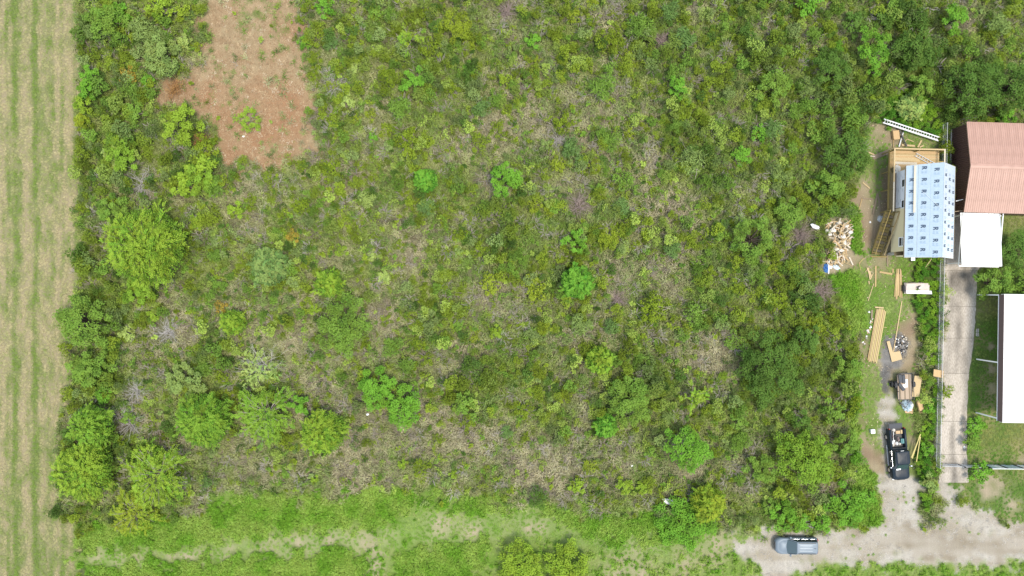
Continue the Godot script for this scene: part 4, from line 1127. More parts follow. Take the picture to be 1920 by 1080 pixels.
func build_plants() -> void:
	var hm := {}
	for k in HUE:
		var m := leaf_mat("leaf_" + k)
		m.albedo_color = (HUE[k] as Color).linear_to_srgb()
		hm[k] = m
	var sd := 1000
	var placed := []
	for t in TREES:
		sd += 1
		if t[2] == 0:
			continue
		var h: float = t[3]
		var at := U(t[0], t[1], h * 0.6)
		at.y = 0.0
		var r: float = t[2] * K * (CH - h * 0.6) / CH
		var build: String = t[4]
		var cr: Array
		var area := r * r
		match build:
			"spray": cr = crown_spray(r, h, int(clampf(area * 10.0, 40, 200)), 8, sd)
			"loose": cr = crown_spray(r, h, int(clampf(area * 8.0, 30, 150)), 7, sd, 0.22, 0.6)
			"round": cr = crown_spray(r, h, int(area * 22.0), 9, sd, 0.24)
			"ring": cr = crown_leafy(r, h, int(area * 480), sd, 0.22, true)
			"lumpy":
				cr = [crown_lumpy(r, h, int(area * 800), 0.15, 16, sd), twigs(12, r * 0.8, h * 0.7, 0.02, sd)]
			_: cr = crown_leafy(r, h, int(clampf(area * 500, 800, 9000)), sd)
		var g := "" 
		var o := thing(t[6], t[7], "tree" if t[6].ends_with("tree") else ("grass clump" if t[6] == "cane_grass" else "bush"), at, 0.0, "trees and large bushes of the lot")
		part("crown", cr[0], hm[t[5]], o)
		var tb := Buf.new()
		tb.tube(Vector3.ZERO, Vector3(0.03, h * 0.3, 0.02), 0.035 * h, 0.026 * h, 7)
		tb.tube(Vector3(0.03, h * 0.3, 0.02), Vector3(0.0, h * 0.5, 0.05), 0.026 * h, 0.014 * h, 6)
		part("trunk", tb, M.bark, o)
		if build == "loose": part("bare_limbs", cr[1], M.pale_twig, o)
		else: part("limbs", cr[1], M.bark, o)
		placed.append([t[0], t[1], t[2], t[8]])
	# bushes: four shapes of each build, copied with their own turn, size and colour
	var shapes := {"L": [], "F": [], "B": []}
	for k in 4:
		sd += 1
		shapes.L.append([crown_lumpy(1.0, 1.3, 620, 0.15, 8 + k, sd), twigs(10, 0.9, 0.9, 0.02, sd)])
		shapes.F.append([clump(640, 1.0, 1.3, 0.30, 0.16, 0.25, sd, 9 + k), twigs(10, 0.9, 0.9, 0.02, sd)])
		var b := crown_leafy(1.0, 1.5, 560, sd, 0.20)
		shapes.B.append([b[0], b[1]])
	var all := []
	for q in BUSHES:
		all.append(q)
	# smaller bushes between them
	rng.seed = 77
	var mins := 0
	while all.size() < 280 and mins < 4000:
		mins += 1
		var x := rr(160, 1600)
		var y := rr(5, 910)
		var r := rr(8, 16)
		var p := P(x, y)
		if zat(p.x, p.z) != SCRUB or blobs(TAN, p.x, p.z) > 0.6:
			continue
		var ok := true
		for o in placed:
			if Vector2(o[0] - x, o[1] - y).length() < o[2] * 0.9 + r: ok = false
		for o in all:
			if Vector2(o[0] - x, o[1] - y).length() < (o[2] + r) * 0.8: ok = false
		if not ok:
			continue
		var u := rng.randf()
		var dk := blobs(DARK, p.x, p.z)
		var c := "olive" if u < 0.3 else ("lime" if u < 0.42 else ("soft" if u < 0.58 else ("green" if u < 0.8 else ("lemon" if u < 0.9 else "bluish"))))
		if dk > 0.5 and u > 0.5: c = "dark"
		all.append([x, y, r, "LFB"[rng.randi() % 3] if c not in ["olive", "lemon"] else "L", c])
	# labels: by colour, size and the way from the nearest well-marked tree; an ordinal where two would read alike
	var keyed := {}
	for n in all.size():
		var q = all[n]
		var best := 1e9
		var near = null
		for o in placed:
			var dd: float = Vector2(o[0] - q[0], o[1] - q[1]).length() - o[2] * 0.5
			if dd < best:
				best = dd
				near = o
		var v := Vector2(q[0] - near[0], q[1] - near[1])
		var way: String = ["east", "south-east", "south", "south-west", "west", "north-west", "north", "north-east"][posmod(int(round(v.angle() / (TAU / 8))), 8)]
		var size := "tiny" if q[2] < 11 else ("small" if q[2] < 17 else ("medium" if q[2] < 24 else "large"))
		var key := "%s %s|bush %s of %s" % [size, SAYS[q[4]], way, near[3]]
		if not keyed.has(key): keyed[key] = []
		keyed[key].append([best, n])
	var lab := {}
	for key in keyed:
		var l: Array = keyed[key]
		l.sort()
		var s: PackedStringArray = key.split("|")
		for k in l.size():
			var ord: String = ["", "second ", "third ", "fourth ", "fifth ", "sixth ", "seventh "][mini(k, 6)]
			lab[l[k][1]] = ord + s[0] + " " + s[1]
	var proto := {}
	rng.seed = 78
	for n in all.size():
		var q = all[n]
		var kind: int = rng.randi() % 4
		var r: float = q[2] * K
		var called: String = {"L": "evergreen_bush", "F": "feathery_bush", "B": "leafy_bush"}[q[3]]
		var at := U(q[0], q[1], r * 0.8)
		at.y = 0.0
		var key := "%s%d" % [q[3], kind]
		var o: Node3D
		if proto.has(key):
			o = proto[key].duplicate()
			o.name = numbered(called)
			add_child(o)
			o.position = at
		else:
			o = thing(called, "", "", at)
			part("foliage", shapes[q[3]][kind][0], hm[q[4]], o)
			part("stems", shapes[q[3]][kind][1], M.pale_twig, o)
			proto[key] = o
		(o.get_node("foliage") as MeshInstance3D).material_override = hm[q[4]]
		tag(o, lab[n], "bush", "bushes scattered over the overgrown lot")
		o.rotation.y = rng.randf() * TAU
		o.scale = Vector3(r, r * rr(0.8, 1.1), r) * 1.06
	# dead brush
	var dc := {"white": Color(0.50, 0.48, 0.42), "silver": Color(0.40, 0.38, 0.36), "mauve": Color(0.30, 0.235, 0.215), "rust": Color(0.34, 0.18, 0.08)}
	for q in DEAD:
		sd += 1
		if q[2] == 0: continue
		var m: StandardMaterial3D = M.get("twig_" + q[4])
		if m == null:
			m = mat("twig_" + q[4], dc[q[4]], 0.9, 0.0, 0.2)
			m.vertex_color_use_as_albedo = true
		var at := U(q[0], q[1], q[3] * 0.5)
		at.y = 0.0
		var o := thing(q[6], q[5], "dead tree" if q[6] == "dead_tree" else "brush", at, 0.0, "bare dead brush of the lot")
		if q[4] == "white":
			part("branches", brush(q[2] * K * 0.95, q[3], 30, sd, 0.034), m, o)
			var cr := crown_spray(q[2] * K, q[3] * 1.0, 70, 4, sd, 0.2, 0.5)
			part("thin_leaves", cr[0], hm["pale"], o)
		elif q[4] == "rust":
			part("branches", brush(q[2] * K, q[3], 40, sd, 0.02), m, o)
			part("withered_leaves", clump(300, q[2] * K * 0.9, q[3] * 0.7, 0.16, 0.4, 0.4, sd, 6), M.leaf_rust, o)
		else:
			part("branches", brush(q[2] * K * 1.15, q[3], 60, sd, 0.022), m, o)


# ---- the building site
func prism(pts: PackedVector2Array, y0: float, y1: float) -> Buf:
	# an outline in x, z given thickness
	var b := Buf.new()
	var t := Geometry2D.triangulate_polygon(pts)
	for k in range(0, t.size(), 3):
		var a := pts[t[k]]
		var c := pts[t[k + 1]]
		var d := pts[t[k + 2]]
		b.tri(Vector3(a.x, y1, a.y), Vector3(c.x, y1, c.y), Vector3(d.x, y1, d.y), Color.WHITE)
	for k in pts.size():
		var a := pts[k]
		var c := pts[(k + 1) % pts.size()]
		b.quad(Vector3(a.x, y1, a.y), Vector3(c.x, y1, c.y), Vector3(c.x, y0, c.y), Vector3(a.x, y0, a.y))
	return b


func board(a: Vector3, c: Vector3, w: float, h: float) -> Buf:
	var b := Buf.new()
	b.bar(a, c, w, h)
	return b


func letter(parent: Node, f: float, z: float, west: bool, mesh: TextMesh, faint: Mesh) -> void:
	var hw := 2.6
	var up := Vector3(hw, 2.33, 0).normalized()
	var p := Vector3(-hw, 4.4, 0).lerp(Vector3(0, 6.73, 0), f)
	var right := Vector3(0, 0, 1)
	if not west:
		up.x = -up.x
		p.x = -p.x
		right = Vector3(0, 0, -1)
	var n := right.cross(up)
	var o := part("lettering", mesh, M.print, parent)
	o.transform = Transform3D(Basis(right, up, n), p + n * 0.075 + Vector3(0, 0, z))
	var q := part("small_print", faint, M.faint_print, o)
	q.position = Vector3(0.36 if west else 0.36, -0.02, 0.0)


func build_house() -> void:
	var h := thing("house", "small raised house under construction with blue underlayment on a steep gable roof", "house", Vector3(44.4, 0, -8.07), -0.022)
	var wx := -2.15
	var ex := 2.25
	var zn := -4.6
	var zs := 4.62
	# piers and floor
	for x in [-1.9, 0.0, 2.0]:
		for z in [-4.3, -1.4, 1.5, 4.3]:
			part("pier", board(Vector3(x, 0, z), Vector3(x, 1.55, z), 0.3, 0.3), M.block, h)
	var fl := Buf.new()
	fl.box(Transform3D(Basis(), Vector3(0.05, 1.675, 0.01)), Vector3(4.38, 0.25, 9.2))
	part("floor", fl, M.pine, h)
	# walls
	var w1 := Buf.new()
	w1.box(Transform3D(Basis(), Vector3(wx, 3.1, -2.63)), Vector3(0.14, 2.6, 3.96))
	var wr := part("wrapped_wall", w1, M.house_wrap, h)
	for k in 18:
		var pb := Buf.new()
		for g in 3:
			pb.box(Transform3D(Basis(), Vector3(wx - 0.074, 1.95 + 0.38 * (k % 6) + 0.03 * g, -4.2 + 1.35 * (k / 6) + 0.1 * g + 0.3 * (k % 2))), Vector3(0.004, 0.02 + 0.05 * (g % 2), 0.22))
		part("print", pb, M.grey_print, wr)
	for k in 5:
		var pb := Buf.new()
		pb.box(Transform3D(Basis(), Vector3(wx, 2.7, -0.11 + 0.946 * k)), Vector3(0.14, 3.4, 0.94))
		part("sheathing_board", pb, M.cream_board, h)
	var ew := Buf.new()
	ew.box(Transform3D(Basis(), Vector3(ex, 3.1, 0.0)), Vector3(0.14, 2.6, 9.2))
	part("wall", ew, M.cream_board, h)
	for z in [zn, zs]:
		var gb := prism(PackedVector2Array([Vector2(wx + 0.075, -1.8), Vector2(ex - 0.075, -1.8), Vector2(ex - 0.075, -4.5), Vector2(0.05, -6.45), Vector2(wx + 0.075, -4.5)]), -0.06, 0.06)
		var g := part("gable_wall", gb, M.cream_board, h)
		g.transform = Transform3D(Basis(Vector3(1, 0, 0), Vector3(0, 0, 1), Vector3(0, -1, 0)), Vector3(0, 0, z))
	# windows of the west side
	for q in [[3.12, 3.05, 0.85, 0.75], [-0.95, 3.35, 0.75, 0.7], [-3.2, 3.35, 0.75, 0.7]]:
		var fb := Buf.new()
		fb.box(Transform3D(Basis(), Vector3(wx - 0.09, q[1] + q[3] * 0.5 + 0.04, q[0])), Vector3(0.06, 0.09, q[2] + 0.2))
		fb.box(Transform3D(Basis(), Vector3(wx - 0.09, q[1] - q[3] * 0.5 - 0.04, q[0])), Vector3(0.06, 0.09, q[2] + 0.2))
		for s in [-1.0, 1.0]:
			fb.box(Transform3D(Basis(), Vector3(wx - 0.09, q[1], q[0] + s * (q[2] * 0.5 + 0.05))), Vector3(0.06, q[3] - 0.02, 0.1))
		fb.box(Transform3D(Basis(), Vector3(wx - 0.095, q[1] + 0.12, q[0])), Vector3(0.03, 0.05, q[2]))
		var fr := part("window", fb, M.white_paint, h)
		var gb := Buf.new()
		gb.box(Transform3D(Basis(), Vector3(wx - 0.078, q[1], q[0])), Vector3(0.012, q[3], q[2]))
		part("pane", gb, M.dark_glass, fr)
	# roof: decking and three lapped courses of underlayment on each slope
	var up := Vector3(2.6, 2.33, 0)
	var sl := up.length()
	up = up.normalized()
	var tm := TextMesh.new()
	var sf := SystemFont.new()
	sf.font_names = PackedStringArray(["Droid Sans"])
	sf.font_weight = 700
	tm.font = sf
	tm.text = "R"
	tm.font_size = 64
	tm.pixel_size = 0.0098
	tm.depth = 0.006
	var fb2 := Buf.new()
	for k in 5:
		fb2.box(Transform3D(Basis(), Vector3(-0.02 + 0.05 * k, 0.2 - 0.08 * (k % 2), 0.0)), Vector3(0.018, 0.14, 0.003))
		fb2.box(Transform3D(Basis(), Vector3(-0.02 + 0.05 * k, -0.12 - 0.05 * (k % 2), 0.0)), Vector3(0.018, 0.18, 0.003))
	fb2.box(Transform3D(Basis(), Vector3(0.22, 0.02, 0)), Vector3(0.012, 0.56, 0.003))
	var faint := fb2.mesh()
	for s in [1.0, -1.0]:
		var u := Vector3(up.x * s, up.y, 0)
		var n := Vector3(-up.y * s, up.x, 0)
		var base := Vector3(-2.6 * s, 4.4, 0)
		var db := Buf.new()
		db.box(Transform3D(Basis(u, n, u.cross(n)), base + u * (sl * 0.5) - n * 0.04), Vector3(sl, 0.08, 9.72))
		part("roof_decking", db, M.plywood, h)
		for k in 3:
			var ub := Buf.new()
			var l := sl / 3.0
			ub.box(Transform3D(Basis(u, n, u.cross(n)), base + u * (l * (k + 0.5) + (0.02 if k else 0.0)) + n * (0.010 + 0.013 * k)), Vector3(l - 0.004, 0.016, 9.74 + 0.012 * k))
			var us := part("underlayment", ub, M.underlayment, h)
			var f: float = [0.17, 0.50, 0.83][k]
			var off: float = [0.55, 0.45, 0.0][k]
			for r in 8:
				var z := 4.35 - off * 0.6 - 1.225 * r
				if s < 0: z = 4.05 - [0.0, 0.05, 0.6][k] * 0.6 - 1.225 * r
				if z > -4.5:
					letter(us, f, z, s > 0, tm, faint)
		var eb := Buf.new()
		eb.box(Transform3D(Basis(), Vector3(-2.6 * s - 0.03 * s, 4.36, 0)), Vector3(0.04, 0.16, 9.72))
		part("fascia", eb, M.grey_wood, h)
		for z in [-4.875, 4.885]:
			var rb := Buf.new()
			rb.box(Transform3D(Basis(u, n, u.cross(n)), base + u * (sl * 0.5) - n * 0.05 + Vector3(0, 0, z)), Vector3(sl, 0.15, 0.035))
			part("rake_board", rb, M.white_wood, h)
	var flap := Buf.new()
	flap.box(Transform3D(Basis(), Vector3(-1.95, 4.93, 5.05)), Vector3(0.42, 0.012, 0.36))
	var fp := part("loose_flap", flap, M.house_wrap, h)
	var fq := Buf.new()
	fq.box(Transform3D(Basis(), Vector3(-1.95, 4.94, 5.06)), Vector3(0.16, 0.01, 0.13))
	part("print", fq, M.print, fp)
	# loose things on the roof
	var t := h.transform
	var a := t * Vector3(-1.98, 5.04, -4.8)
	var c := t * Vector3(-1.98, 5.04, 0.15)
	single("timber_plank", board(a, c, 0.26, 0.05), M.white_wood, "long pale plank lying along the blue roof", "plank")
	var cb := Buf.new()
	cb.tube(t * Vector3(-1.55, 5.43, -2.2), t * Vector3(-0.1, 6.76, 0.0), 0.012, 0.012, 4)
	single("cord", cb, M.white_plastic, "thin white cord running slantwise over the blue roof", "cord")
	# deck
	var d := thing("wooden_deck", "raised new timber deck with baluster railing round the house's north-west corner", "deck", Vector3(44.4, 0, -8.07), -0.022)
	rng.seed = 31
	var n_b := 16
	for k in n_b:
		var bb := Buf.new()
		bb.box(Transform3D(Basis(), Vector3(-0.275, 1.78 + rr(-0.004, 0.004), -6.93 + 0.15 * k)), Vector3(5.4 + rr(-0.03, 0.03), 0.04, 0.142))
		part("deck_board", bb, [M.pine, M.pale_wood, M.pine, M.plywood][rng.randi() % 4], d)
	for k in 6:
		var bb := Buf.new()
		bb.box(Transform3D(Basis(), Vector3(-2.92 + 0.145 * k, 1.78, -2.4)), Vector3(0.138, 0.04, 4.2))
		part("deck_board", bb, M.grey_wood, d)
	for x in [-2.95, -0.3, 2.4]:
		for z in [-6.9, -4.7]:
			part("post", board(Vector3(x, 0, z), Vector3(x, 2.78 if z < -6 else 1.7, z), 0.1, 0.1), M.treated, d)
	for z in [-2.7, -0.35]:
		part("post", board(Vector3(-2.95, 0, z), Vector3(-2.95, 2.78, z), 0.1, 0.1), M.treated, d)
	part("rim_joist", board(Vector3(-3.02, 1.66, -7.0), Vector3(-3.02, 1.66, -0.3), 0.045, 0.2), M.treated, d)
	part("rim_joist", board(Vector3(-3.0, 1.66, -7.02), Vector3(2.45, 1.66, -7.02), 0.045, 0.2), M.treated, d)
	part("lower_rail", board(Vector3(-3.07, 1.92, -7.0), Vector3(-3.07, 1.92, -0.3), 0.04, 0.09), M.treated, d)
	part("top_rail", board(Vector3(-3.0, 2.81, -7.07), Vector3(-3.0, 2.81, -3.4), 0.15, 0.045), M.pale_wood, d)
	part("top_rail", board(Vector3(-3.0, 2.81, -3.39), Vector3(-3.0, 2.81, -0.2), 0.15, 0.045), M.white_wood, d)
	part("top_rail", board(Vector3(-2.92, 2.81, -7.0), Vector3(2.36, 2.81, -7.0), 0.15, 0.045), M.pale_wood, d)
	part("top_rail", board(Vector3(2.44, 2.81, -7.07), Vector3(2.44, 2.81, -4.8), 0.15, 0.045), M.white_wood, d)
	for k in 52:
		part("baluster", board(Vector3(-3.05, 1.75, -6.9 + 0.128 * k), Vector3(-3.05, 2.785, -6.9 + 0.128 * k), 0.038, 0.038), M.treated, d)
	for k in 40:
		part("baluster", board(Vector3(-2.85 + 0.131 * k, 1.75, -7.05), Vector3(-2.85 + 0.131 * k, 2.785, -7.05), 0.038, 0.038), M.treated, d)
	part("beam", board(Vector3(2.2, 1.6, -5.9), Vector3(3.0, 1.6, -5.9), 0.14, 0.14), M.treated, d)
	# on the deck
	single("plywood_sheet", board(t * Vector3(-2.6, 1.815, -6.1), t * Vector3(0.3, 1.815, -5.95), 0.35, 0.02), M.pale_wood, "pale board lying across the raised deck", "plywood")
	single("plywood_sheet", board(t * Vector3(-2.5, 1.815, -5.65), t * Vector3(0.0, 1.815, -5.6), 0.28, 0.02), M.white_wood, "whitish board beside the pale board on the raised deck", "plywood")
	var lb := Buf.new()
	for s in [-0.17, 0.17]:
		lb.bar(Vector3(-1.5, 0.05, s), Vector3(1.5, 0.05, s), 0.05, 0.08)
	var ld := thing("ladder", "silver ladder slanting from the raised deck up to the blue roof ridge", "ladder", t * Vector3(1.1, 1.85, -5.9), 0.0)
	part("rail", lb, M.galvanised, ld)
	for k in 9:
		part("rung", board(Vector3(-1.35 + 0.33 * k, 0.05, -0.15), Vector3(-1.35 + 0.33 * k, 0.05, 0.15), 0.035, 0.035), M.galvanised, ld)
	ld.rotation = Vector3(0, -0.5, 0)
	var cl := crumple(0.42, 0.5, 0.32, 41)
	single("cloth", cl, M.cloth_white, "crumpled white cloth bundle on the raised deck by the roof corner", "cloth", t * Vector3(-2.2, 1.8, -4.95))
	single("bag", crumple(0.26, 0.3, 0.3, 42), M.charcoal, "dark bag beside the white cloth on the raised deck", "bag", t * Vector3(-2.62, 1.8, -4.85))
	# stairs
	var s := thing("wooden_stairs", "long timber stairs with handrails and slatted treads coming down from the deck", "stairs", Vector3(44.4, 0, -8.07), -0.022)
	var top := Vector3(-2.78, 1.8, -0.25)
	var bot := Vector3(-3.42, 0.05, 4.4)
	var dir := (bot - top)
	var flat := Vector3(dir.x, 0, dir.z).normalized()
	var side := Vector3(flat.z, 0, -flat.x)
	for e in [-0.5, 0.5]:
		part("stringer", board(top + side * e + Vector3.DOWN * 0.12, bot + side * e, 0.05, 0.26), M.treated, s)
		var q0: Vector3 = top + side * e + Vector3.UP * 0.95
		var q1: Vector3 = bot + side * e + Vector3.UP * 0.95
		part("handrail", board(q0, q1, 0.13 if e > 0 else 0.06, 0.045), M.pine if e > 0 else M.treated, s)
		for k in 4:
			var g: Vector3 = top.lerp(bot, k / 3.0) + side * e
			part("post", board(g + Vector3.DOWN * minf(0.3, g.y), g + Vector3.UP * 0.93, 0.09, 0.09), M.treated, s)
	var west := 0.5 if side.x < 0 else -0.5
	for k in 34:
		var g := top.lerp(bot, (k + 0.5) / 34.0) + side * west
		part("baluster", board(g, g + Vector3.UP * 0.93, 0.036, 0.036), M.treated, s)
	for k in 15:
		var g := top.lerp(bot, (k + 0.7) / 15.2)
		var tb := Buf.new()
		tb.box(Transform3D(Basis(side, Vector3.UP, side.cross(Vector3.UP)), g), Vector3(0.95, 0.04, 0.25))
		part("tread", tb, [M.treated, M.grey_wood, M.treated][k % 3], s)
	part("bottom_plate", board(Vector3(-3.95, 0.06, 4.62), Vector3(-2.2, 0.06, 4.62), 0.14, 0.09), M.treated, s)
	for q in [[Vector3(-2.75, 0.1, 4.4), Vector3(-2.45, 1.6, 2.2)], [Vector3(-2.3, 0.1, 4.3), Vector3(-2.7, 1.5, 2.4)], [Vector3(-2.75, 0.05, 4.3), Vector3(-2.3, 0.9, 3.1)]]:
		part("brace", board(q[0], q[1], 0.05, 0.1), M.treated, s)


func crumple(rx: float, rz: float, h: float, sd: int) -> ArrayMesh:
	# a lumpy draped heap: a grid dome roughened by noise
	var b := Buf.new()
	var n := 16
	var f := FastNoiseLite.new()
	f.seed = sd
	f.frequency = 1.1
	var g := []
	for j in n + 1:
		for i in n * 2:
			var a := TAU * i / (n * 2.0)
			var u := float(j) / n
			var q := u * (1.0 + 0.35 * f.get_noise_2d(cos(a) * 1.2, sin(a) * 1.2))
			var x := cos(a) * rx * q
			var z := sin(a) * rz * q
			var y := h * pow(maxf(0.0, 1.0 - u * u), 0.6) * (0.75 + 0.9 * f.get_noise_3d(x * 4.0, sd, z * 4.0)) + 0.01 * (1.0 - u)
			g.append(Vector3(x, maxf(y, 0.0), z))
	for j in n:
		for i in n * 2:
			var k := (i + 1) % (n * 2)
			b.quad(g[j * n * 2 + i], g[j * n * 2 + k], g[(j + 1) * n * 2 + k], g[(j + 1) * n * 2 + i])
	return b.mesh()


func rib_panel(w: float, l: float, ribs: int, rh: float) -> Buf:
	# profiled sheet: x across, z along, ribs standing up in y
	var b := Buf.new()
	var s := w / ribs
	for k in ribs:
		var x := -w * 0.5 + s * k
		var p := [Vector2(x, 0), Vector2(x + s * 0.55, 0), Vector2(x + s * 0.68, rh), Vector2(x + s * 0.86, rh), Vector2(x + s, 0)]
		for m in 4:
			b.quad(Vector3(p[m].x, p[m].y, -l * 0.5), Vector3(p[m + 1].x, p[m + 1].y, -l * 0.5), Vector3(p[m + 1].x, p[m + 1].y, l * 0.5), Vector3(p[m].x, p[m].y, l * 0.5))
	for e in [-0.5, 0.5]:
		b.quad(Vector3(-w * 0.5, 0, l * e), Vector3(w * 0.5, 0, l * e), Vector3(w * 0.5, -0.02, l * e), Vector3(-w * 0.5, -0.02, l * e))
	return b


func build_red_building() -> void:
	var o := thing("metal_building", "metal building with salmon red ribbed gable roof and dark maroon wall", "building", Vector3(54.5, 0, -12.95), -0.030)
	var l := 4.95
	var slope := atan2(0.9, 4.85)
	var n := 12
	var w := 0.92
	var pm := rib_panel(w - 0.004, l, 4, 0.028).mesh()
	for s in [-1.0, 1.0]:
		for k in n:
			var p := part("roof_panel", pm, M.red_metal, o)
			p.position = Vector3(-5.4 + w * (k + 0.5), 3.45, s * 2.43)
			p.rotation.x = slope * s
	var rc := Buf.new()
	for s in [-1.0, 1.0]:
		rc.quad(Vector3(-5.42, 3.965, 0), Vector3(5.64, 3.965, 0), Vector3(5.64, 3.915, s * 0.24), Vector3(-5.42, 3.915, s * 0.24))
	part("ridge_cap", rc, M.red_metal, o)
	for s in [-1.0, 1.0]:
		part("rake_trim", board(Vector3(-5.41, 3.90, 0.0), Vector3(-5.41, 2.99, s * 4.86), 0.06, 0.13), M.red_metal, o)
		part("eave_trim", board(Vector3(-5.4, 2.96, s * 4.87), Vector3(5.64, 2.96, s * 4.87), 0.05, 0.12), M.red_metal, o)
	# west gable wall in ribbed sheets
	for k in 10:
		var z0 := -4.75 + 0.95 * k
		var top := 2.95 + 0.9 * (1.0 - absf(z0 + 0.475) / 4.85) - 0.06
		var wp := part("wall_panel", rib_panel(0.946, top, 4, 0.05), M.maroon_metal, o)
		wp.transform = Transform3D(Basis(Vector3(0, 0, 1), Vector3(-1, 0, 0), Vector3(0, -1, 0)), Vector3(-5.2, top * 0.5, z0 + 0.475))
	for s in [-1.0, 1.0]:
		var sb := Buf.new()
		sb.box(Transform3D(Basis(), Vector3(0.2, 1.46, s * 4.72)), Vector3(10.7, 2.92, 0.06))
		part("side_wall", sb, M.maroon_metal, o)
	var base := Buf.new()
	base.box(Transform3D(Basis(), Vector3(-5.27, 0.08, 0)), Vector3(0.1, 0.16, 9.4))
	part("sill", base, M.block, o)
	var st := Buf.new()
	st.tube(U(1792, 377, 2.2), U(1815, 372, 2.6), 0.05, 0.05, 6)
	single("downpipe", st, M.white_plastic, "white pipe sticking out between the blue house roof and the red building", "pipe")
	var st2 := Buf.new()
	st2.bar(U(1789, 397, 2.3), U(1812, 394, 2.5), 0.1, 0.08)
	single("timber_beam", st2, M.grey_wood, "grey timber beam under the south-west corner of the red roof", "beam")
	var st3 := Buf.new()
	st3.tube(P(1794, 228, 1.9), P(1814, 228, 1.9), 0.03, 0.03, 5)
	st3.tube(P(1794, 228, 0), P(1794, 228, 1.9), 0.03, 0.03, 5)
	single("metal_rail", st3, M.galvanised, "thin pale rail north of the red building's corner", "rail")
	# white carport
	var c := thing("carport", "white flat-roofed carport over the end of the concrete driveway", "carport", Vector3(51.0, 0, -5.28), -0.026)
	for k in 7:
		var pb := Buf.new()
		pb.box(Transform3D(Basis(Vector3(1, 0, 0), -0.087), Vector3(-1.86 + 0.62 * k, 2.65, 0)), Vector3(0.612, 0.06, 5.78))
		pb.box(Transform3D(Basis(Vector3(1, 0, 0), -0.087), Vector3(-1.86 + 0.62 * k + 0.29, 2.70, 0)), Vector3(0.03, 0.05, 5.76))
		var pp := part("roof_panel", pb, M.white_roof, c)
		if k == 0: pp.position.y = 0.0
	part("gutter", board(Vector3(-2.18, 2.38, 2.93), Vector3(2.18, 2.38, 2.93), 0.1, 0.12), M.white_paint, c)
	for s in [-1.0, 1.0]:
		part("side_fascia", board(Vector3(2.2 * s, 2.87, -2.85), Vector3(2.2 * s, 2.37, 2.85), 0.04, 0.15), M.white_paint, c)
		for z in [-2.6, 2.6]:
			part("post", board(Vector3(2.0 * s, 0, z), Vector3(2.0 * s, 2.6 - 0.087 * z, z), 0.09, 0.09), M.white_paint, c)
	# long canopy
	var k := thing("canopy", "long white-roofed metal canopy with brown fascia and steel posts, at the east edge", "canopy", Vector3(56.4, 0, 7.56), -0.014)
	for i in 14:
		var pb := Buf.new()
		pb.box(Transform3D(Basis(), Vector3(0, 4.18, -6.33 + 0.974 * i)), Vector3(8.0, 0.05, 0.966))
		pb.box(Transform3D(Basis(), Vector3(0, 4.22, -6.33 + 0.974 * i + 0.46)), Vector3(7.98, 0.035, 0.03))
		part("roof_panel", pb, M.white_roof, k)
	var fb := Buf.new()
	fb.box(Transform3D(Basis(), Vector3(-4.04, 3.8, 0)), Vector3(0.05, 0.82, 13.6))
	part("fascia", fb, M.brown_trim, k)
	part("edge_trim", board(Vector3(-4.09, 3.42, -6.8), Vector3(-4.09, 3.42, 6.8), 0.04, 0.06), M.white_paint, k)
	for z in [-6.83, 6.83]:
		var eb := Buf.new()
		eb.box(Transform3D(Basis(), Vector3(0, 3.95, z)), Vector3(8.05, 0.5, 0.05))
		part("end_fascia", eb, M.white_paint, k)
	for z in [-6.75, 0.5, 6.5]:
		part("post", board(Vector3(-4.12, 0, z), Vector3(-4.12, 3.42, z), 0.13, 0.13), M.white_paint, k)
		part("post", board(Vector3(3.6, 0, z), Vector3(3.6, 4.1, z), 0.1, 0.1), M.galvanised, k)


func chain_link(a: Vector3, c: Vector3, h: float) -> Buf:
	var b := Buf.new()
	var l := (c - a).length()
	var d := (c - a) / l
	var n := int(l / 0.16)
	for k in n + int(h / 0.16):
		for s in [0, 1]:
			var x0 := k * 0.16 - (h if s == 0 else 0.0)
			var x1 := x0 + h
			var y0 := 0.0
			var y1 := h
			if x0 < 0: 
				y0 = -x0
				x0 = 0.0
			if x1 > l:
				y1 = h - (x1 - l)
				x1 = l
			if x1 <= x0 or y1 <= y0: continue
			var p := a + d * (x0 if s == 0 else x0) + Vector3.UP * (y0 if s == 0 else h - y0)
			var q := a + d * x1 + Vector3.UP * (y1 if s == 0 else h - y1)
			b.bar(p, q, 0.009, 0.009)
	return b


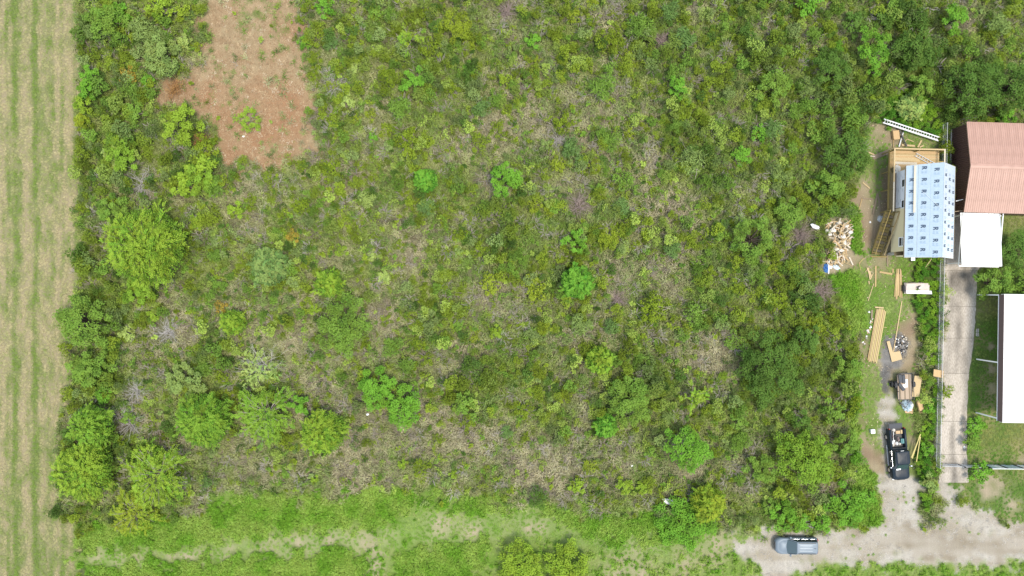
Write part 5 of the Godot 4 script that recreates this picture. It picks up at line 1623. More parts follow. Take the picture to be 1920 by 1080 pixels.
func build_fences() -> void:
	var a := P(1762.5, 236)
	var c := P(1749.5, 872)
	var f := thing("chain_link_fence", "long grey chain link fence between the building site and the concrete driveway", "fence", Vector3.ZERO)
	var n := 15
	for k in n + 1:
		var g := a.lerp(c, float(k) / n)
		var pb := Buf.new()
		pb.tube(g, g + Vector3.UP * 1.42, 0.04, 0.04, 7)
		part("post", pb, M.grey_steel, f)
		if k < n:
			var g2 := a.lerp(c, float(k + 1) / n)
			for e in [[1.40, "top_rail"], [0.62, "middle_rail"]]:
				var tb := Buf.new()
				tb.tube(g + Vector3.UP * e[0], g2 + Vector3.UP * e[0], 0.026, 0.026, 6)
				part(e[1], tb, M.galvanised, f)
	var m := part("chain_link_mesh", chain_link(a, c, 1.38), M.grey_steel, f)
	m.set_meta("kind", "stuff")
	# double gate over the driveway
	var gt := thing("chain_link_gate", "low chain link double gate across the foot of the concrete driveway", "gate", Vector3.ZERO)
	var g0 := P(1756, 869.5)
	var g1 := P(1797, 871)
	var g2 := P(1838, 872)
	for q in [[g0, g1 + Vector3(-0.08, 0, 0)], [g1 + Vector3(0.08, 0, 0), g2]]:
		var fr := Buf.new()
		for y in [0.12, 1.1]:
			fr.tube(q[0] + Vector3.UP * y, q[1] + Vector3.UP * y, 0.025, 0.025, 6)
		for e in [0.0, 0.5, 1.0]:
			var p: Vector3 = (q[0] as Vector3).lerp(q[1], e)
			fr.tube(p + Vector3.UP * 0.12, p + Vector3.UP * 1.1, 0.025, 0.025, 6)
		var leafp := part("gate_leaf", fr, M.grey_steel, gt)
		part("chain_link_mesh", chain_link(q[0] + Vector3.UP * 0.13, q[1] + Vector3.UP * 0.13, 0.96), M.grey_steel, leafp).set_meta("kind", "stuff")
	for p in [g1, g2 + Vector3(0.1, 0, 0)]:
		var pb := Buf.new()
		pb.tube(p, p + Vector3.UP * 1.5, 0.06, 0.06, 7)
		part("gate_post", pb, M.black_steel, gt)
	# sheet fence
	var sf := thing("sheet_metal_fence", "white corrugated sheet fence east of the driveway gate", "fence", Vector3.ZERO)
	var s0 := P(1841, 871.5)
	var s1 := P(1960, 872.5)
	for k in 8:
		var e0 := s0.lerp(s1, k / 8.0)
		var e1 := s0.lerp(s1, (k + 1) / 8.0)
		var w := (e1 - e0).length()
		var sp := part("sheet", rib_panel(w - 0.02, 1.7, 5, 0.04), [M.ice_blue, M.white_roof, M.ice_blue][k % 3], sf)
		sp.transform = Transform3D(Basis(Vector3(1, 0, 0), Vector3(0, 0, 1), Vector3(0, -1, 0)) , (e0 + e1) * 0.5 + Vector3.UP * 0.9)
		if k % 2 == 0:
			var pb := Buf.new()
			pb.bar(e0 + Vector3(-0.02, 0, -0.06), e0 + Vector3(-0.02, 1.75, -0.06), 0.07, 0.07)
			part("post", pb, M.black_steel, sf)
	part("top_rail", board(s0 + Vector3(0, 1.78, 0), s1 + Vector3(0, 1.78, 0), 0.05, 0.05), M.white_paint, sf)
	single("white_stake", board(P(1843, 880.5, 0.0), P(1855, 880.5, 0.1), 0.12, 0.05), M.white_paint, "white plank on the ground below the sheet metal fence", "plank")


func build_timber() -> void:
	rng.seed = 90
	# loose boards: x0, y0, x1, y1, width, thickness, wood, label
	var L := [
		[1641.6, 498.6, 1641, 538, 0.16, 0.05, "pine", "straight board lying north-south between the tall grass and the thin board bundle"],
		[1648.4, 509.8, 1672, 514, 0.2, 0.05, "pine", "board lying east-west just south of the stair foot"],
		[1673.7, 504, 1673.7, 511.5, 0.14, 0.05, "pine", "short board end beside the east-west board"],
		[1638, 531, 1627, 564, 0.07, 0.04, "pale_wood", "thin lath slanting from the straight board towards the tall grass"],
		[1591.7, 482, 1598.6, 497, 0.15, 0.05, "white_wood", "short board at the south-east foot of the scrap heap"],
		[1619, 484, 1610.6, 494, 0.08, 0.04, "pine", "short slanting stick between the scrap heap and the stair foot"],
		[1610, 491, 1613, 507, 0.05, 0.03, "pine", "thin stick crossing the short slanting stick"],
		[1690.5, 564.6, 1674.2, 660, 0.1, 0.05, "pale_wood", "longest single pale stick, running down to the ash patch"],
		[1645, 362, 1636, 402, 0.22, 0.06, "grey_wood", "weathered grey board west of the stair head, slanting left"],
		[1645.5, 364, 1650, 396, 0.18, 0.05, "grey_wood", "weathered grey board meeting the other in a V west of the stair head"],
		[1616, 372, 1609, 396, 0.09, 0.04, "pine", "thin stick in the grass far west of the stair head"],
		[1617, 342, 1630, 353.5, 0.13, 0.05, "pale_wood", "short pale board in the grass west of the deck railing"],
		[1616.5, 372, 1637, 374, 0.14, 0.05, "grey_wood", "grey board lying east-west, touching the weathered V"],
		[1647, 377.5, 1661, 377, 0.16, 0.05, "grey_wood", "short grey board next to the deck's west side"],
		[1636, 296, 1664, 285, 0.5, 0.05, "grey_wood", "wide old grey board beside the deck's north-west post"],
		[1628, 285.6, 1640, 291, 0.13, 0.04, "pale_wood", "short pale board north-west of the wide old grey board"],
		[1629, 292.5, 1640, 293.5, 0.1, 0.04, "white_wood", "short whitish lath against the wide old grey board"],
		[1654, 287, 1663, 290, 0.16, 0.03, "pale_wood", "small yellow offcut on the wide old grey board"],
		[1700, 260.7, 1712, 266, 0.08, 0.04, "pale_wood", "thin pale stick north of the deck, below the long ladder"],
		[1699.5, 261.5, 1695.5, 267.5, 0.07, 0.04, "pale_wood", "stick joined to the thin pale stick at a corner"],
		[1690, 272, 1714.5, 274, 0.2, 0.05, "pale_wood", "board lying just outside the deck's north railing"],
		[1727, 263.5, 1720, 276.5, 0.18, 0.05, "pale_wood", "slanting board end sticking out from the deck's north side"],
		[1731, 273, 1723, 276.8, 0.15, 0.05, "pale_wood", "shorter slanting board end beside it at the deck's north side"],
		[1674.7, 262.6, 1674, 277.5, 0.06, 0.06, "pine", "stake lying between the plywood panel and the deck's corner"],
		[1640, 576, 1655.6, 577.2, 0.16, 0.09, "pale_wood", "short cross timber at the head of the lumber stack"],
		[1634, 581, 1633, 597, 0.18, 0.12, "grey_wood", "old grey timber block west of the lumber stack's head"],
		[1655, 613, 1662, 614, 0.05, 0.03, "pale_wood", "tiny lath east of the lumber stack"],
		[1609, 690, 1612, 735, 0.16, 0.04, "grey_wood", "old grey board half sunk in grass at the yard's west edge"],
		[1564, 615, 1570, 628, 0.18, 0.06, "white_wood", "pale split board lying in the brush near the dark trees"],
		[1569, 629, 1580, 623, 0.14, 0.05, "pine", "brown stick beside the pale split board in the brush"],
		[1663, 476, 1663.3, 500, 0.14, 0.05, "grey_wood", "short post lying by the house's south-west corner"],
	]
	for q in L:
		var y: float = q[5] * 0.5 + 0.03
		if q[0] == 1690.0 or q[0] == 1727.0 or q[0] == 1731.0: y += 0.02
		single("timber_plank", board(P(q[0], q[1], y), P(q[2], q[3], y + rr(0.0, 0.05)), q[4], q[5]), M[q[6]], q[7], "plank", Vector3.ZERO, 0.0, "loose boards on the building site")
	single("lath", board(P(1738, 485.7, 0.9), P(1728, 504.6, 0.5), 0.06, 0.03), M.pale_wood, "pale lath lying on the weeds south of the blue roof", "plank")
	for q in [[1718, 811, 1703.5, 856, "western"], [1716.7, 813, 1705, 857.5, "middle"], [1717.5, 816, 1713, 864, "eastern"]]:
		single("bamboo_cane", board(P(q[0], q[1], 0.85), P(q[2], q[3], 0.55), 0.09, 0.05), M.cane, "%s of three yellow canes lying in the weeds beside the pickup" % q[4], "cane", Vector3.ZERO, 0.0, "yellow canes beside the pickup")
	single("steel_pole", board(P(1680, 236, 0.25), P(1697.5, 275.5, 0.3), 0.12, 0.08), M.black_steel, "black steel pole crossing under the long ladder, north of the deck", "pole")
	single("steel_pole", board(P(1692.8, 247, 0.12), P(1684.4, 275.5, 0.12), 0.12, 0.08), M.galvanised, "pale steel pole crossing the black one north of the deck", "pole")
	# aluminium ladder
	var la := P(1651, 229, 0.0)
	var lc := P(1754, 263, 0.0)
	var ll := (lc - la).length()
	var lad := thing("extension_ladder", "long aluminium extension ladder lying in the grass north of the deck", "ladder", (la + lc) * 0.5 + Vector3.UP * 0.62, -atan2(lc.z - la.z, lc.x - la.x))
	for s in [-0.21, 0.21]:
		part("rail", board(Vector3(-ll * 0.5, 0, s), Vector3(ll * 0.5, 0, s), 0.11, 0.09), M.ladder_grey, lad)
		part("rail", board(Vector3(-ll * 0.42, 0.09, s * 0.72), Vector3(ll * 0.48, 0.09, s * 0.72), 0.05, 0.08), M.white_paint, lad)
	for k in 21:
		part("rung", board(Vector3(-ll * 0.5 + 0.15 + 0.305 * k, 0.06, -0.2), Vector3(-ll * 0.5 + 0.15 + 0.305 * k, 0.06, 0.2), 0.05, 0.04), M.ladder_grey, lad)
	var pn := P(1676.5, 254)
	var bx := Buf.new()
	bx.box(Transform3D(Basis(Vector3.UP, 0.12), Vector3(0, 0.2, 0)), Vector3(0.62, 0.4, 0.95))
	bx.box(Transform3D(Basis(Vector3.UP, 0.12), Vector3(0.05, 0.41, 0.02)), Vector3(0.66, 0.02, 1.0))
	single("plywood_box", bx, M.plywood, "orange-brown plywood box standing by the crossing poles north of the deck", "box", pn)
	# stacks
	var s := thing("lumber_stack", "neat stack of long yellow boards lying on the dirt track", "lumber stack", Vector3.ZERO)
	for k in 9:
		var u := k / 8.0
		var a := P(1643.0 + 15.5 * u + rr(-0.4, 0.4), 579.5 + 5.0 * maxf(0.0, u - 0.6) * 2.0 + rr(-1, 1), 0.12 + 0.05 * (k % 3))
		var c := P(1626.0 + 15.0 * u + rr(-0.4, 0.4), 676.0 + 4.0 * u + rr(-2, 2), 0.12 + 0.05 * (k % 3))
		part("plank", board(a, c, 0.125, 0.05), [M.pine, M.pale_wood, M.treated_pale][k % 3], s)
	for k in 7:
		var u := k / 6.0
		part("plank", board(P(1643.5 + 14.0 * u, 581, 0.055), P(1627 + 13.0 * u, 674, 0.055), 0.13, 0.05), M.treated_pale, s)
	var s2 := thing("board_bundle", "loose bundle of thin long boards fanned out west of the draped pallet", "lumber stack", Vector3.ZERO)
	for k in 10:
		var u := k / 9.0
		var a := P(1679.5 + 9.0 * u + rr(-0.8, 0.8), 509 + rr(-6, 6), 0.06 + 0.04 * (k % 3))
		var c := P(1676.0 + 14.5 * u + rr(-0.8, 0.8), 556 + rr(-4, 6), 0.06 + 0.04 * ((k + 1) % 3))
		part("plank", board(a, c, 0.085, 0.035), [M.pine, M.treated_pale, M.card][k % 3], s2)
	var s3 := thing("scrap_boards", "small fan of splintered pale boards in the grass south of the scrap heap", "scrap wood", Vector3.ZERO)
	for q in [[1624, 502, 1633, 517, .12], [1627, 502, 1630, 524, .14], [1630, 508, 1632, 520, .12], [1636, 512, 1631, 524, .06], [1621, 510, 1627, 502, .05], [1628, 527, 1629, 533, .1], [1625, 505, 1631, 520, .1]]:
		part("plank", board(P(q[0], q[1], 0.1 + rr(0, 0.1)), P(q[2], q[3], 0.08 + rr(0, 0.1)), q[4], 0.035), M.pale_wood, s3)
	# scrap heap
	var hp := thing("scrap_wood_heap", "big untidy heap of broken pale timber and white scraps west of the stairs", "scrap wood", Vector3.ZERO)
	for k in 210:
		var cy := rr(415, 496)
		var u := (cy - 415) / 81.0
		var cx := 1570.0 + rr(-1, 1) * lerpf(24, 17, u) + (6.0 * sin(u * 5.0))
		if u > 0.85: cx += rr(-4, 16)
		var an := rr(0, TAU)
		var l := rr(1.5, 7.5)
		var y := 0.1 + 0.5 * (1.0 - pow(absf(cx - 1572) / 26.0, 2.0)) * rr(0.2, 1.0)
		var d := Vector3(cos(an) * l * K, rr(-0.16, 0.16), sin(an) * l * K)
		var p := P(cx, cy, y)
		var c0 := p - d
		var c1 := p + d
		c0.y = maxf(c0.y, 0.03)
		c1.y = maxf(c1.y, 0.03)
		var wide := rr(0.05, 0.17)
		part("plank", board(c0, c1, wide, 0.04), [M.pale_wood, M.pine, M.white_wood, M.pale_wood, M.card, M.white_wood, M.plywood][rng.randi() % 7], hp)
	for q in [[1559, 432, 5.5, 4.0], [1548, 434, 4, 4], [1592, 436, 4.5, 3.5], [1565, 468, 5, 3], [1580, 456, 4, 6], [1570, 418, 5, 3], [1553, 440, 4, 3], [1575, 470, 5, 3], [1584, 424, 4, 3], [1578, 444, 5, 4]]:
		var o := part("white_scrap", crumple(q[2] * K, q[3] * K, 0.3, int(q[0])), M.cloth_white, hp)
		o.position = P(q[0], q[1], 0.38)
	var pb := Buf.new()
	pb.tube(P(1557, 474.5, 0.15), P(1553.5, 492, 0.1), 0.08, 0.08, 8)
	pb.tube(P(1553.5, 492, 0.1), P(1552.5, 513, 0.1), 0.08, 0.08, 8)
	single("downspout", pb, M.white_plastic, "white plastic downspout lying south of the scrap heap", "pipe")
	single("blue_tarp", crumple(0.32, 0.55, 0.3, 71), M.blue_tarp, "crumpled blue tarp beside the white downspout", "tarp", P(1548.5, 502.5))
	single("rag", crumple(0.45, 0.25, 0.12, 72), M.ice_blue, "pale blue crumpled sheet east of the white downspout", "sheet", P(1568, 501), -0.5)
	single("rag", crumple(0.2, 0.2, 0.1, 73), M.cloth_white, "small pinkish rag touching the white downspout", "sheet", P(1557.5, 501), 0.0)
	single("white_sheet", crumple(0.55, 0.24, 0.15, 74), M.white_plastic, "white plastic sheet scrap beside the mauve brush heap west of the scrap wood", "sheet", P(1525, 425.5, 0.5), -0.45)
	single("white_sheet", crumple(0.8, 0.32, 0.25, 75), M.white_plastic, "torn white sheet lying in the weeds above the low hedge bush", "sheet", P(1253, 939, 0.35), -0.35)
	single("litter", crumple(0.17, 0.14, 0.14, 76), M.white_plastic, "small white piece of litter west of the twin bright trees", "litter", P(690, 776, 0.3))
	single("litter", crumple(0.15, 0.10, 0.12, 77), M.white_plastic, "small white litter piece in the dry grass south of the medium green tree", "litter", P(1184, 872, 0.3))
	single("litter", crumple(0.14, 0.14, 0.1, 78), M.white_plastic, "small white litter on the concrete driveway", "litter", P(1808, 838, 0.05))
	single("litter", crumple(0.12, 0.12, 0.1, 79), M.white_plastic, "white scrap on the dirt west of the stair foot", "litter", P(1631.5, 416.5, 0.02))
	single("litter", crumple(0.13, 0.12, 0.1, 80), M.white_plastic, "white scrap beside the rubble west of the lumber stack", "litter", P(1629.5, 585, 0.02))
	single("litter", crumple(0.16, 0.12, 0.1, 81), M.cloth_white, "white fluff on the brown clearing below the lone bush", "litter", P(457, 256, 0.05))
	single("plastic_basin", crumple(0.42, 0.36, 0.18, 82), M.clear_plastic, "clear crumpled plastic wrap at the west foot of the stairs", "plastic wrap", P(1652, 410))
	# rubble and ash
	var ru := thing("rubble_strip", "strip of broken bricks and white pipe bits along the lumber stack", "rubble", Vector3.ZERO)
	for k in 26:
		var u := rng.randf()
		var p := P(lerpf(1635, 1619, u) + rr(-3, 3), lerpf(598, 646, u), 0.05)
		var bb := Buf.new()
		bb.box(Transform3D(Basis(Vector3(rr(-.3, .3), 1, rr(-.3, .3)).normalized(), rr(0, 3)), p), Vector3(rr(0.1, 0.28), 0.09, rr(0.08, 0.14)))
		part("brick" if k % 3 else "pipe_bit", bb, [M.white_plastic, M.pink_dust, M.block][k % 3], ru)
	var ash := thing("burnt_pile", "patch of charred scraps and ash beside the cut plywood", "burnt pile", Vector3.ZERO)
	for k in 80:
		var a := rr(0, TAU)
		var q := sqrt(rng.randf())
		var p := P(1690 + cos(a) * q * 14.0, 646 + sin(a) * q * 17.0, 0.06 + 0.12 * (1.0 - q))
		var bb := Buf.new()
		bb.box(Transform3D(Basis(Vector3(rr(-.5, .5), 1, rr(-.5, .5)).normalized(), rr(0, 3)), p), Vector3(rr(0.06, 0.34), 0.05, rr(0.04, 0.16)))
		part("charred_scrap", bb, [M.charcoal, M.charcoal, M.stone, M.white_wood, M.charcoal, M.grey_wood, M.white_plastic][k % 7], ash)
	# plywood
	var ly := PackedVector2Array()
	for q in [[1661, 640], [1666.7, 639], [1673, 660], [1686, 658], [1690.5, 673.3], [1671, 678.6]]:
		var p := P(q[0], q[1])
		ly.append(Vector2(p.x, p.z))
	single("plywood_offcut", prism(ly, 0.14, 0.16), M.pale_wood, "L-shaped pale plywood offcut on the ground by the ash", "plywood")
	var sheets := [
		[[1709, 703, 1723, 704, 1717, 743, 1704, 742], 0.62, "pale_wood", "pale plywood sheet leaning low along the trailer's east side"],
		[[1739, 690, 1757, 693, 1756, 706, 1738, 703], 1.2, "plywood", "small plywood sheet resting on weeds against the chain link fence"],
		[[1694, 764, 1712, 757, 1711, 776, 1697, 774], 0.05, "card", "brown cardboard sheet under the plastic-wrapped bundle"],
	]
	for q in sheets:
		var pl := PackedVector2Array()
		for k in 4:
			var p := P(q[0][k * 2], q[0][k * 2 + 1])
			pl.append(Vector2(p.x, p.z))
		single("plywood_sheet", prism(pl, q[1], q[1] + 0.02), M[q[2]], q[3], "plywood" if q[2] != "card" else "cardboard")
	var cr := thing("wooden_crate", "narrow open wooden crate south of the leaning plywood sheet", "crate", P(1722, 760.5, 0.1), 0.22)
	var cb := Buf.new()
	cb.box(Transform3D(Basis(), Vector3(0, 0.05, 0)), Vector3(0.5, 0.04, 1.4))
	part("bottom", cb, M.plywood, cr)
	for e in [-1.0, 1.0]:
		part("side", board(Vector3(0.25 * e, 0.2, -0.72), Vector3(0.25 * e, 0.2, 0.72), 0.03, 0.3), M.pine, cr)
		part("end", board(Vector3(-0.23, 0.2, 0.71 * e), Vector3(0.23, 0.2, 0.71 * e), 0.03, 0.28), M.pine, cr)
	var lid := Buf.new()
	lid.box(Transform3D(Basis(Vector3.UP, 0.05), Vector3(-0.03, 0.37, -0.1)), Vector3(0.46, 0.03, 1.2))
	part("cover_board", lid, M.plywood, cr)
	# wrapped bundle
	var wb := thing("wrapped_bundle", "bundle wrapped in pale blue and white plastic at the trailer's south end", "bundle", P(1700, 760), 0.3)
	part("wrap", crumple(0.55, 0.72, 0.6, 91), M.ice_blue, wb, Vector3(0, 0.06, 0))
	for k in 6:
		var p := part("fold", crumple(0.22, 0.3, 0.3, 92 + k), [M.white_plastic, M.ice_blue, M.grey_steel][k % 3], wb)
		p.position = Vector3(rr(-0.35, 0.35), 0.35, rr(-0.45, 0.45))
	# draped pallet
	var dp := thing("draped_pallet", "low pallet stack draped with a pinkish white sheet in the weeds", "pallet", P(1715, 540), 0.02)
	for e in [-1.0, 0.0, 1.0]:
		part("skid", board(Vector3(-1.3, 0.15, 0.45 * e), Vector3(1.3, 0.15, 0.45 * e), 0.1, 0.3), M.grey_wood, dp)
	var g := Buf.new()
	var nx := 26
	var nz := 12
	var pt := func(i: int, j: int) -> Vector3:
		var x := lerpf(-1.38, 1.38, float(i) / nx)
		var z := lerpf(-0.62, 0.62, float(j) / nz)
		var y := 0.62 + 0.10 * nC.get_noise_2d(x * 1.8 + 7.0, z * 1.8) + 0.05 * nC.get_noise_2d(x * 5.0, z * 5.0)
		if i == 0 or i == nx or j == 0 or j == nz: y -= 0.28
		if i == nx: x += 0.10 * sin(z * 9.0)
		return Vector3(x, y, z)
	for i in nx:
		for j in nz:
			g.quad(pt.call(i, j), pt.call(i + 1, j), pt.call(i + 1, j + 1), pt.call(i, j + 1))
	part("sheet", g, M.cloth_pink, dp)
	for k in 3:
		part("trim_board", board(Vector3(-1.35, 0.68 + 0.03 * k, 0.25 + 0.14 * k), Vector3(1.5, 0.66 + 0.03 * k, 0.40 + 0.13 * k), 0.1, 0.03), M.white_plastic, dp)
	part("end_board", board(Vector3(-1.45, 0.4, -0.3), Vector3(-1.45, 0.4, 0.35), 0.2, 0.3), M.charcoal, dp)
	var tl := thing("nail_gun", "dark power tool lying on the draped pallet", "tool", P(1715.5, 537.5, 0.69), 0.4)
	part("body", board(Vector3(-0.2, 0.05, 0), Vector3(0.22, 0.05, 0), 0.11, 0.1), M.charcoal, tl)
	part("grip", board(Vector3(-0.1, 0.05, 0), Vector3(-0.14, 0.05, 0.24), 0.08, 0.06), M.black_steel, tl)
	part("magazine", board(Vector3(0.18, 0.05, 0.03), Vector3(-0.06, 0.05, 0.26), 0.05, 0.05), M.white_plastic, tl)
	# small things
	var wbx := Buf.new()
	wbx.box(Transform3D(Basis(Vector3.UP, 0.1), Vector3(0, 0.18, 0)), Vector3(0.42, 0.36, 0.42))
	wbx.box(Transform3D(Basis(Vector3.UP, 0.1), Vector3(0, 0.37, 0)), Vector3(0.45, 0.04, 0.45))
	single("white_box", wbx, M.white_plastic, "white plastic box in the grass west of the pickup's tailgate", "box", P(1634, 808))
	var bk := Buf.new()
	bk.tube(Vector3.ZERO, Vector3(0, 0.4, 0), 0.18, 0.22, 12)
	single("black_bucket", bk, M.charcoal, "black bucket in the bushes west of the pickup's front wheels", "bucket", P(1599, 880, 0.2))
	var i := 0
	for q in [[1831.5, 619.5, "northern"], [1831.5, 627, "southern"]]:
		var bl := Buf.new()
		for e in [-1.0, 1.0]:
			bl.box(Transform3D(Basis(), Vector3(0.09 * e, 0.1, 0)), Vector3(0.04, 0.2, 0.39))
		for e in [-1.0, 0.0, 1.0]:
			bl.box(Transform3D(Basis(), Vector3(0, 0.1, 0.177 * e)), Vector3(0.139, 0.198, 0.035))
		single("concrete_block", bl, M.block, "%s of two pale concrete blocks on the lawn by the driveway" % q[2], "block", P(q[0], q[1]))
		i += 1
	# branches on the clearing
	single("fallen_branch", brush(0.9, 0.25, 5, 301, 0.03), M.pale_twig, "forked pale branch on the clearing's west side beside the withered brush", "branch", P(348, 142))
	single("fallen_branch", brush(0.8, 0.25, 5, 302, 0.03), M.pale_twig, "bare pale branch beside the lone bush on the clearing", "branch", P(478, 216))
	single("fallen_branch", brush(0.7, 0.2, 4, 303, 0.02), M.pale_twig, "thin pale branch in the upper middle of the clearing", "branch", P(444, 122))


# ---- vehicles, built with the nose to +x
func loft(rings: Array, cap0 := true, cap1 := true) -> Buf:
	var b := Buf.new()
	var n: int = rings[0].size()
	for k in rings.size() - 1:
		for i in n:
			var j := (i + 1) % n
			b.quad(rings[k][i], rings[k][j], rings[k + 1][j], rings[k + 1][i])
	for e in [[cap0, rings[0]], [cap1, rings[-1]]]:
		if e[0]:
			var c := Vector3.ZERO
			for p in e[1]: c += p
			c /= n
			for i in n:
				b.tri(c, e[1][i], e[1][(i + 1) % n], Color.WHITE)
	return b


func plan_ring(x0: float, x1: float, hw: float, y: float, rf: float, rb: float, bow := 0.0) -> Array:
	# rounded outline seen from above: back at x0, front at x1, corner radii rb and rf, front and back bowed
	var r := []
	for q in [[x1, 1.0, rf, 0.0], [x1, -1.0, rf, 1.0]]:
		for k in 7:
			var a: float = PI / 2.0 * k / 6.0
			if q[1] > 0: r.append(Vector3(x1 - rf + rf * sin(PI / 2.0 - (PI / 2.0 - a)) , y, hw - rf + rf * cos(a)))
			else: r.append(Vector3(x1 - rf + rf * cos(a), y, -(hw - rf + rf * sin(a))))
	for q in [0, 1]:
		for k in 7:
			var a: float = PI / 2.0 * k / 6.0
			if q == 0: r.append(Vector3(x0 + rb - rb * sin(a), y, -(hw - rb + rb * cos(a))))
			else: r.append(Vector3(x0 + rb - rb * cos(a), y, hw - rb + rb * sin(a)))
	if bow > 0.0:
		for k in r.size():
			var u: float = r[k].z / hw
			var f: float = smoothstep(0.3, 1.0, (r[k].x - (x0 + x1) * 0.5) / ((x1 - x0) * 0.5))
			r[k].x += bow * (1.0 - u * u) * f
	return r


func wheel(parent: Node, at: Vector3, r: float, w: float) -> void:
	var t := Buf.new()
	var rings := []
	for q in [[-w * 0.5, r * 0.62], [-w * 0.5, r * 0.9], [-w * 0.36, r], [w * 0.36, r], [w * 0.5, r * 0.9], [w * 0.5, r * 0.62]]:
		var g := []
		for k in 20:
			g.append(at + Vector3(cos(TAU * k / 20) * q[1], sin(TAU * k / 20) * q[1], q[0]))
		rings.append(g)
	t = loft(rings)
	var o := part("wheel", t.smooth(), M.rubber, parent)
	var h := Buf.new()
	for s in [-1.0, 1.0]:
		h.tube(at + Vector3(0, 0, s * w * 0.40), at + Vector3(0, 0, s * w * 0.53), r * 0.60, r * 0.52, 14)
	part("rim", h, M.chrome, o)


func build_suv() -> void:
	var o := thing("silver_car", "silver blue estate car parked on the gravel road, nose to the west", "car", Vector3(31.75, 0, 28.72), PI - 0.01)
	var hl := 2.32
	# lower body: outlines stacked in height, then the bonnet and waist
	var b := loft([plan_ring(-hl, hl - 0.1, 0.84, 0.22, 0.42, 0.3, 0.12), plan_ring(-hl - 0.03, hl, 0.90, 0.42, 0.45, 0.3, 0.14), plan_ring(-hl - 0.02, hl, 0.92, 0.68, 0.48, 0.32, 0.14), plan_ring(-hl + 0.03, hl - 0.08, 0.90, 0.86, 0.5, 0.32, 0.14), plan_ring(-hl + 0.08, hl - 0.22, 0.86, 0.96, 0.5, 0.32, 0.12), plan_ring(-hl + 0.14, hl - 0.5, 0.79, 1.00, 0.45, 0.32, 0.1)])
	part("body", b.smooth(), M.silver_paint, o)
	var bo := loft([plan_ring(1.02, hl - 0.36, 0.70, 0.985, 0.42, 0.12, 0.12), plan_ring(1.05, hl - 0.42, 0.66, 1.03, 0.42, 0.12, 0.12)])
	part("bonnet", bo.smooth(), M.silver_paint, o)
	var g := loft([plan_ring(-hl + 0.10, 1.12, 0.80, 0.985, 0.32, 0.3, 0.12), plan_ring(-hl + 0.22, 0.80, 0.75, 1.22, 0.28, 0.28, 0.10), plan_ring(-hl + 0.36, 0.30, 0.66, 1.50, 0.22, 0.25, 0.07)], true, true)
	part("window_glass", g.smooth(), M.dark_glass, o)
	var ws := Buf.new()
	for q in [[1.22, 1.18, 0.72, 0.42, 0.14, 0.60]]:
		var n := 8
		for k in n:
			var u0 := lerpf(-1, 1, float(k) / n)
			var u1 := lerpf(-1, 1, float(k + 1) / n)
			ws.quad(Vector3(1.16 + 0.14 * (1 - u0 * u0), 1.015, 0.73 * u0), Vector3(1.16 + 0.14 * (1 - u1 * u1), 1.015, 0.73 * u1), Vector3(0.26 + 0.08 * (1 - u1 * u1), 1.545, 0.62 * u1), Vector3(0.26 + 0.08 * (1 - u0 * u0), 1.545, 0.62 * u0))
	part("windscreen", ws, M.screen_glass, o)
	var rf := loft([plan_ring(-hl + 0.28, 0.30, 0.685, 1.49, 0.12, 0.26, 0.06), plan_ring(-hl + 0.30, 0.28, 0.67, 1.55, 0.12, 0.26, 0.06), plan_ring(-hl + 0.42, 0.20, 0.56, 1.585, 0.1, 0.24, 0.05)])
	part("roof", rf.smooth(), M.silver_paint, o)
	for s in [-1.0, 1.0]:
		part("roof_rail", board(Vector3(-1.75, 1.61, 0.585 * s), Vector3(0.15, 1.61, 0.585 * s), 0.045, 0.05), M.plastic, o)
		for q in [[1.05, 0.30, 0.70], [-0.35, -0.33, 0.70], [-1.35, -1.30, 0.70]]:
			part("pillar", board(Vector3(q[0], 1.0, 0.815 * s), Vector3(q[1], 1.51, 0.685 * s), 0.05, 0.09), M.silver_paint if q[0] > 0 else M.plastic, o)
		part("door_seam", board(Vector3(-0.3, 0.45, 0.925 * s), Vector3(-0.3, 0.93, 0.895 * s), 0.012, 0.02), M.plastic, o)
		part("sill_trim", board(Vector3(-1.0, 0.3, 0.895 * s), Vector3(1.0, 0.3, 0.895 * s), 0.03, 0.14), M.plastic, o)
		part("chrome_strip", board(Vector3(-1.9, 1.005, 0.80 * s), Vector3(0.9, 1.005, 0.815 * s), 0.025, 0.03), M.chrome, o)
		var mb := loft([plan_ring(0.62, 0.80, 0.11, 1.0, 0.06, 0.05), plan_ring(0.62, 0.82, 0.13, 1.08, 0.07, 0.05), plan_ring(0.64, 0.78, 0.09, 1.14, 0.05, 0.04)])
		var mo := part("mirror", mb.smooth(), M.silver_paint, o)
		mo.position = Vector3(0.1, 0, 0.98 * s)
		var hb := Buf.new()
		hb.quad(Vector3(1.95, 0.93, 0.62 * s), Vector3(2.30, 0.80, 0.42 * s), Vector3(2.22, 0.70, 0.70 * s), Vector3(1.86, 0.88, 0.84 * s))
		hb.quad(Vector3(1.95, 0.955, 0.62 * s), Vector3(2.24, 0.89, 0.45 * s), Vector3(2.10, 0.88, 0.74 * s), Vector3(1.80, 0.945, 0.80 * s))
		part("headlight", hb, M.lamp_clear, o)
		part("tail_light", board(Vector3(-2.31, 0.72, 0.72 * s), Vector3(-2.25, 0.95, 0.70 * s), 0.22, 0.06), M.lamp_red, o)
		for x in [-1.36, 1.36]:
			wheel(o, Vector3(x, 0.34, 0.80 * s), 0.34, 0.23)
			var ab := Buf.new()
			for k in 9:
				var a0 := PI * k / 9.0
				var a1 := PI * (k + 1) / 9.0
				ab.bar(Vector3(x + cos(a0) * 0.40, 0.36 + sin(a0) * 0.40, 0.905 * s), Vector3(x + cos(a1) * 0.40, 0.36 + sin(a1) * 0.40, 0.905 * s), 0.04, 0.07)
			part("wheel_arch", ab, M.plastic, o)
	var gr := Buf.new()
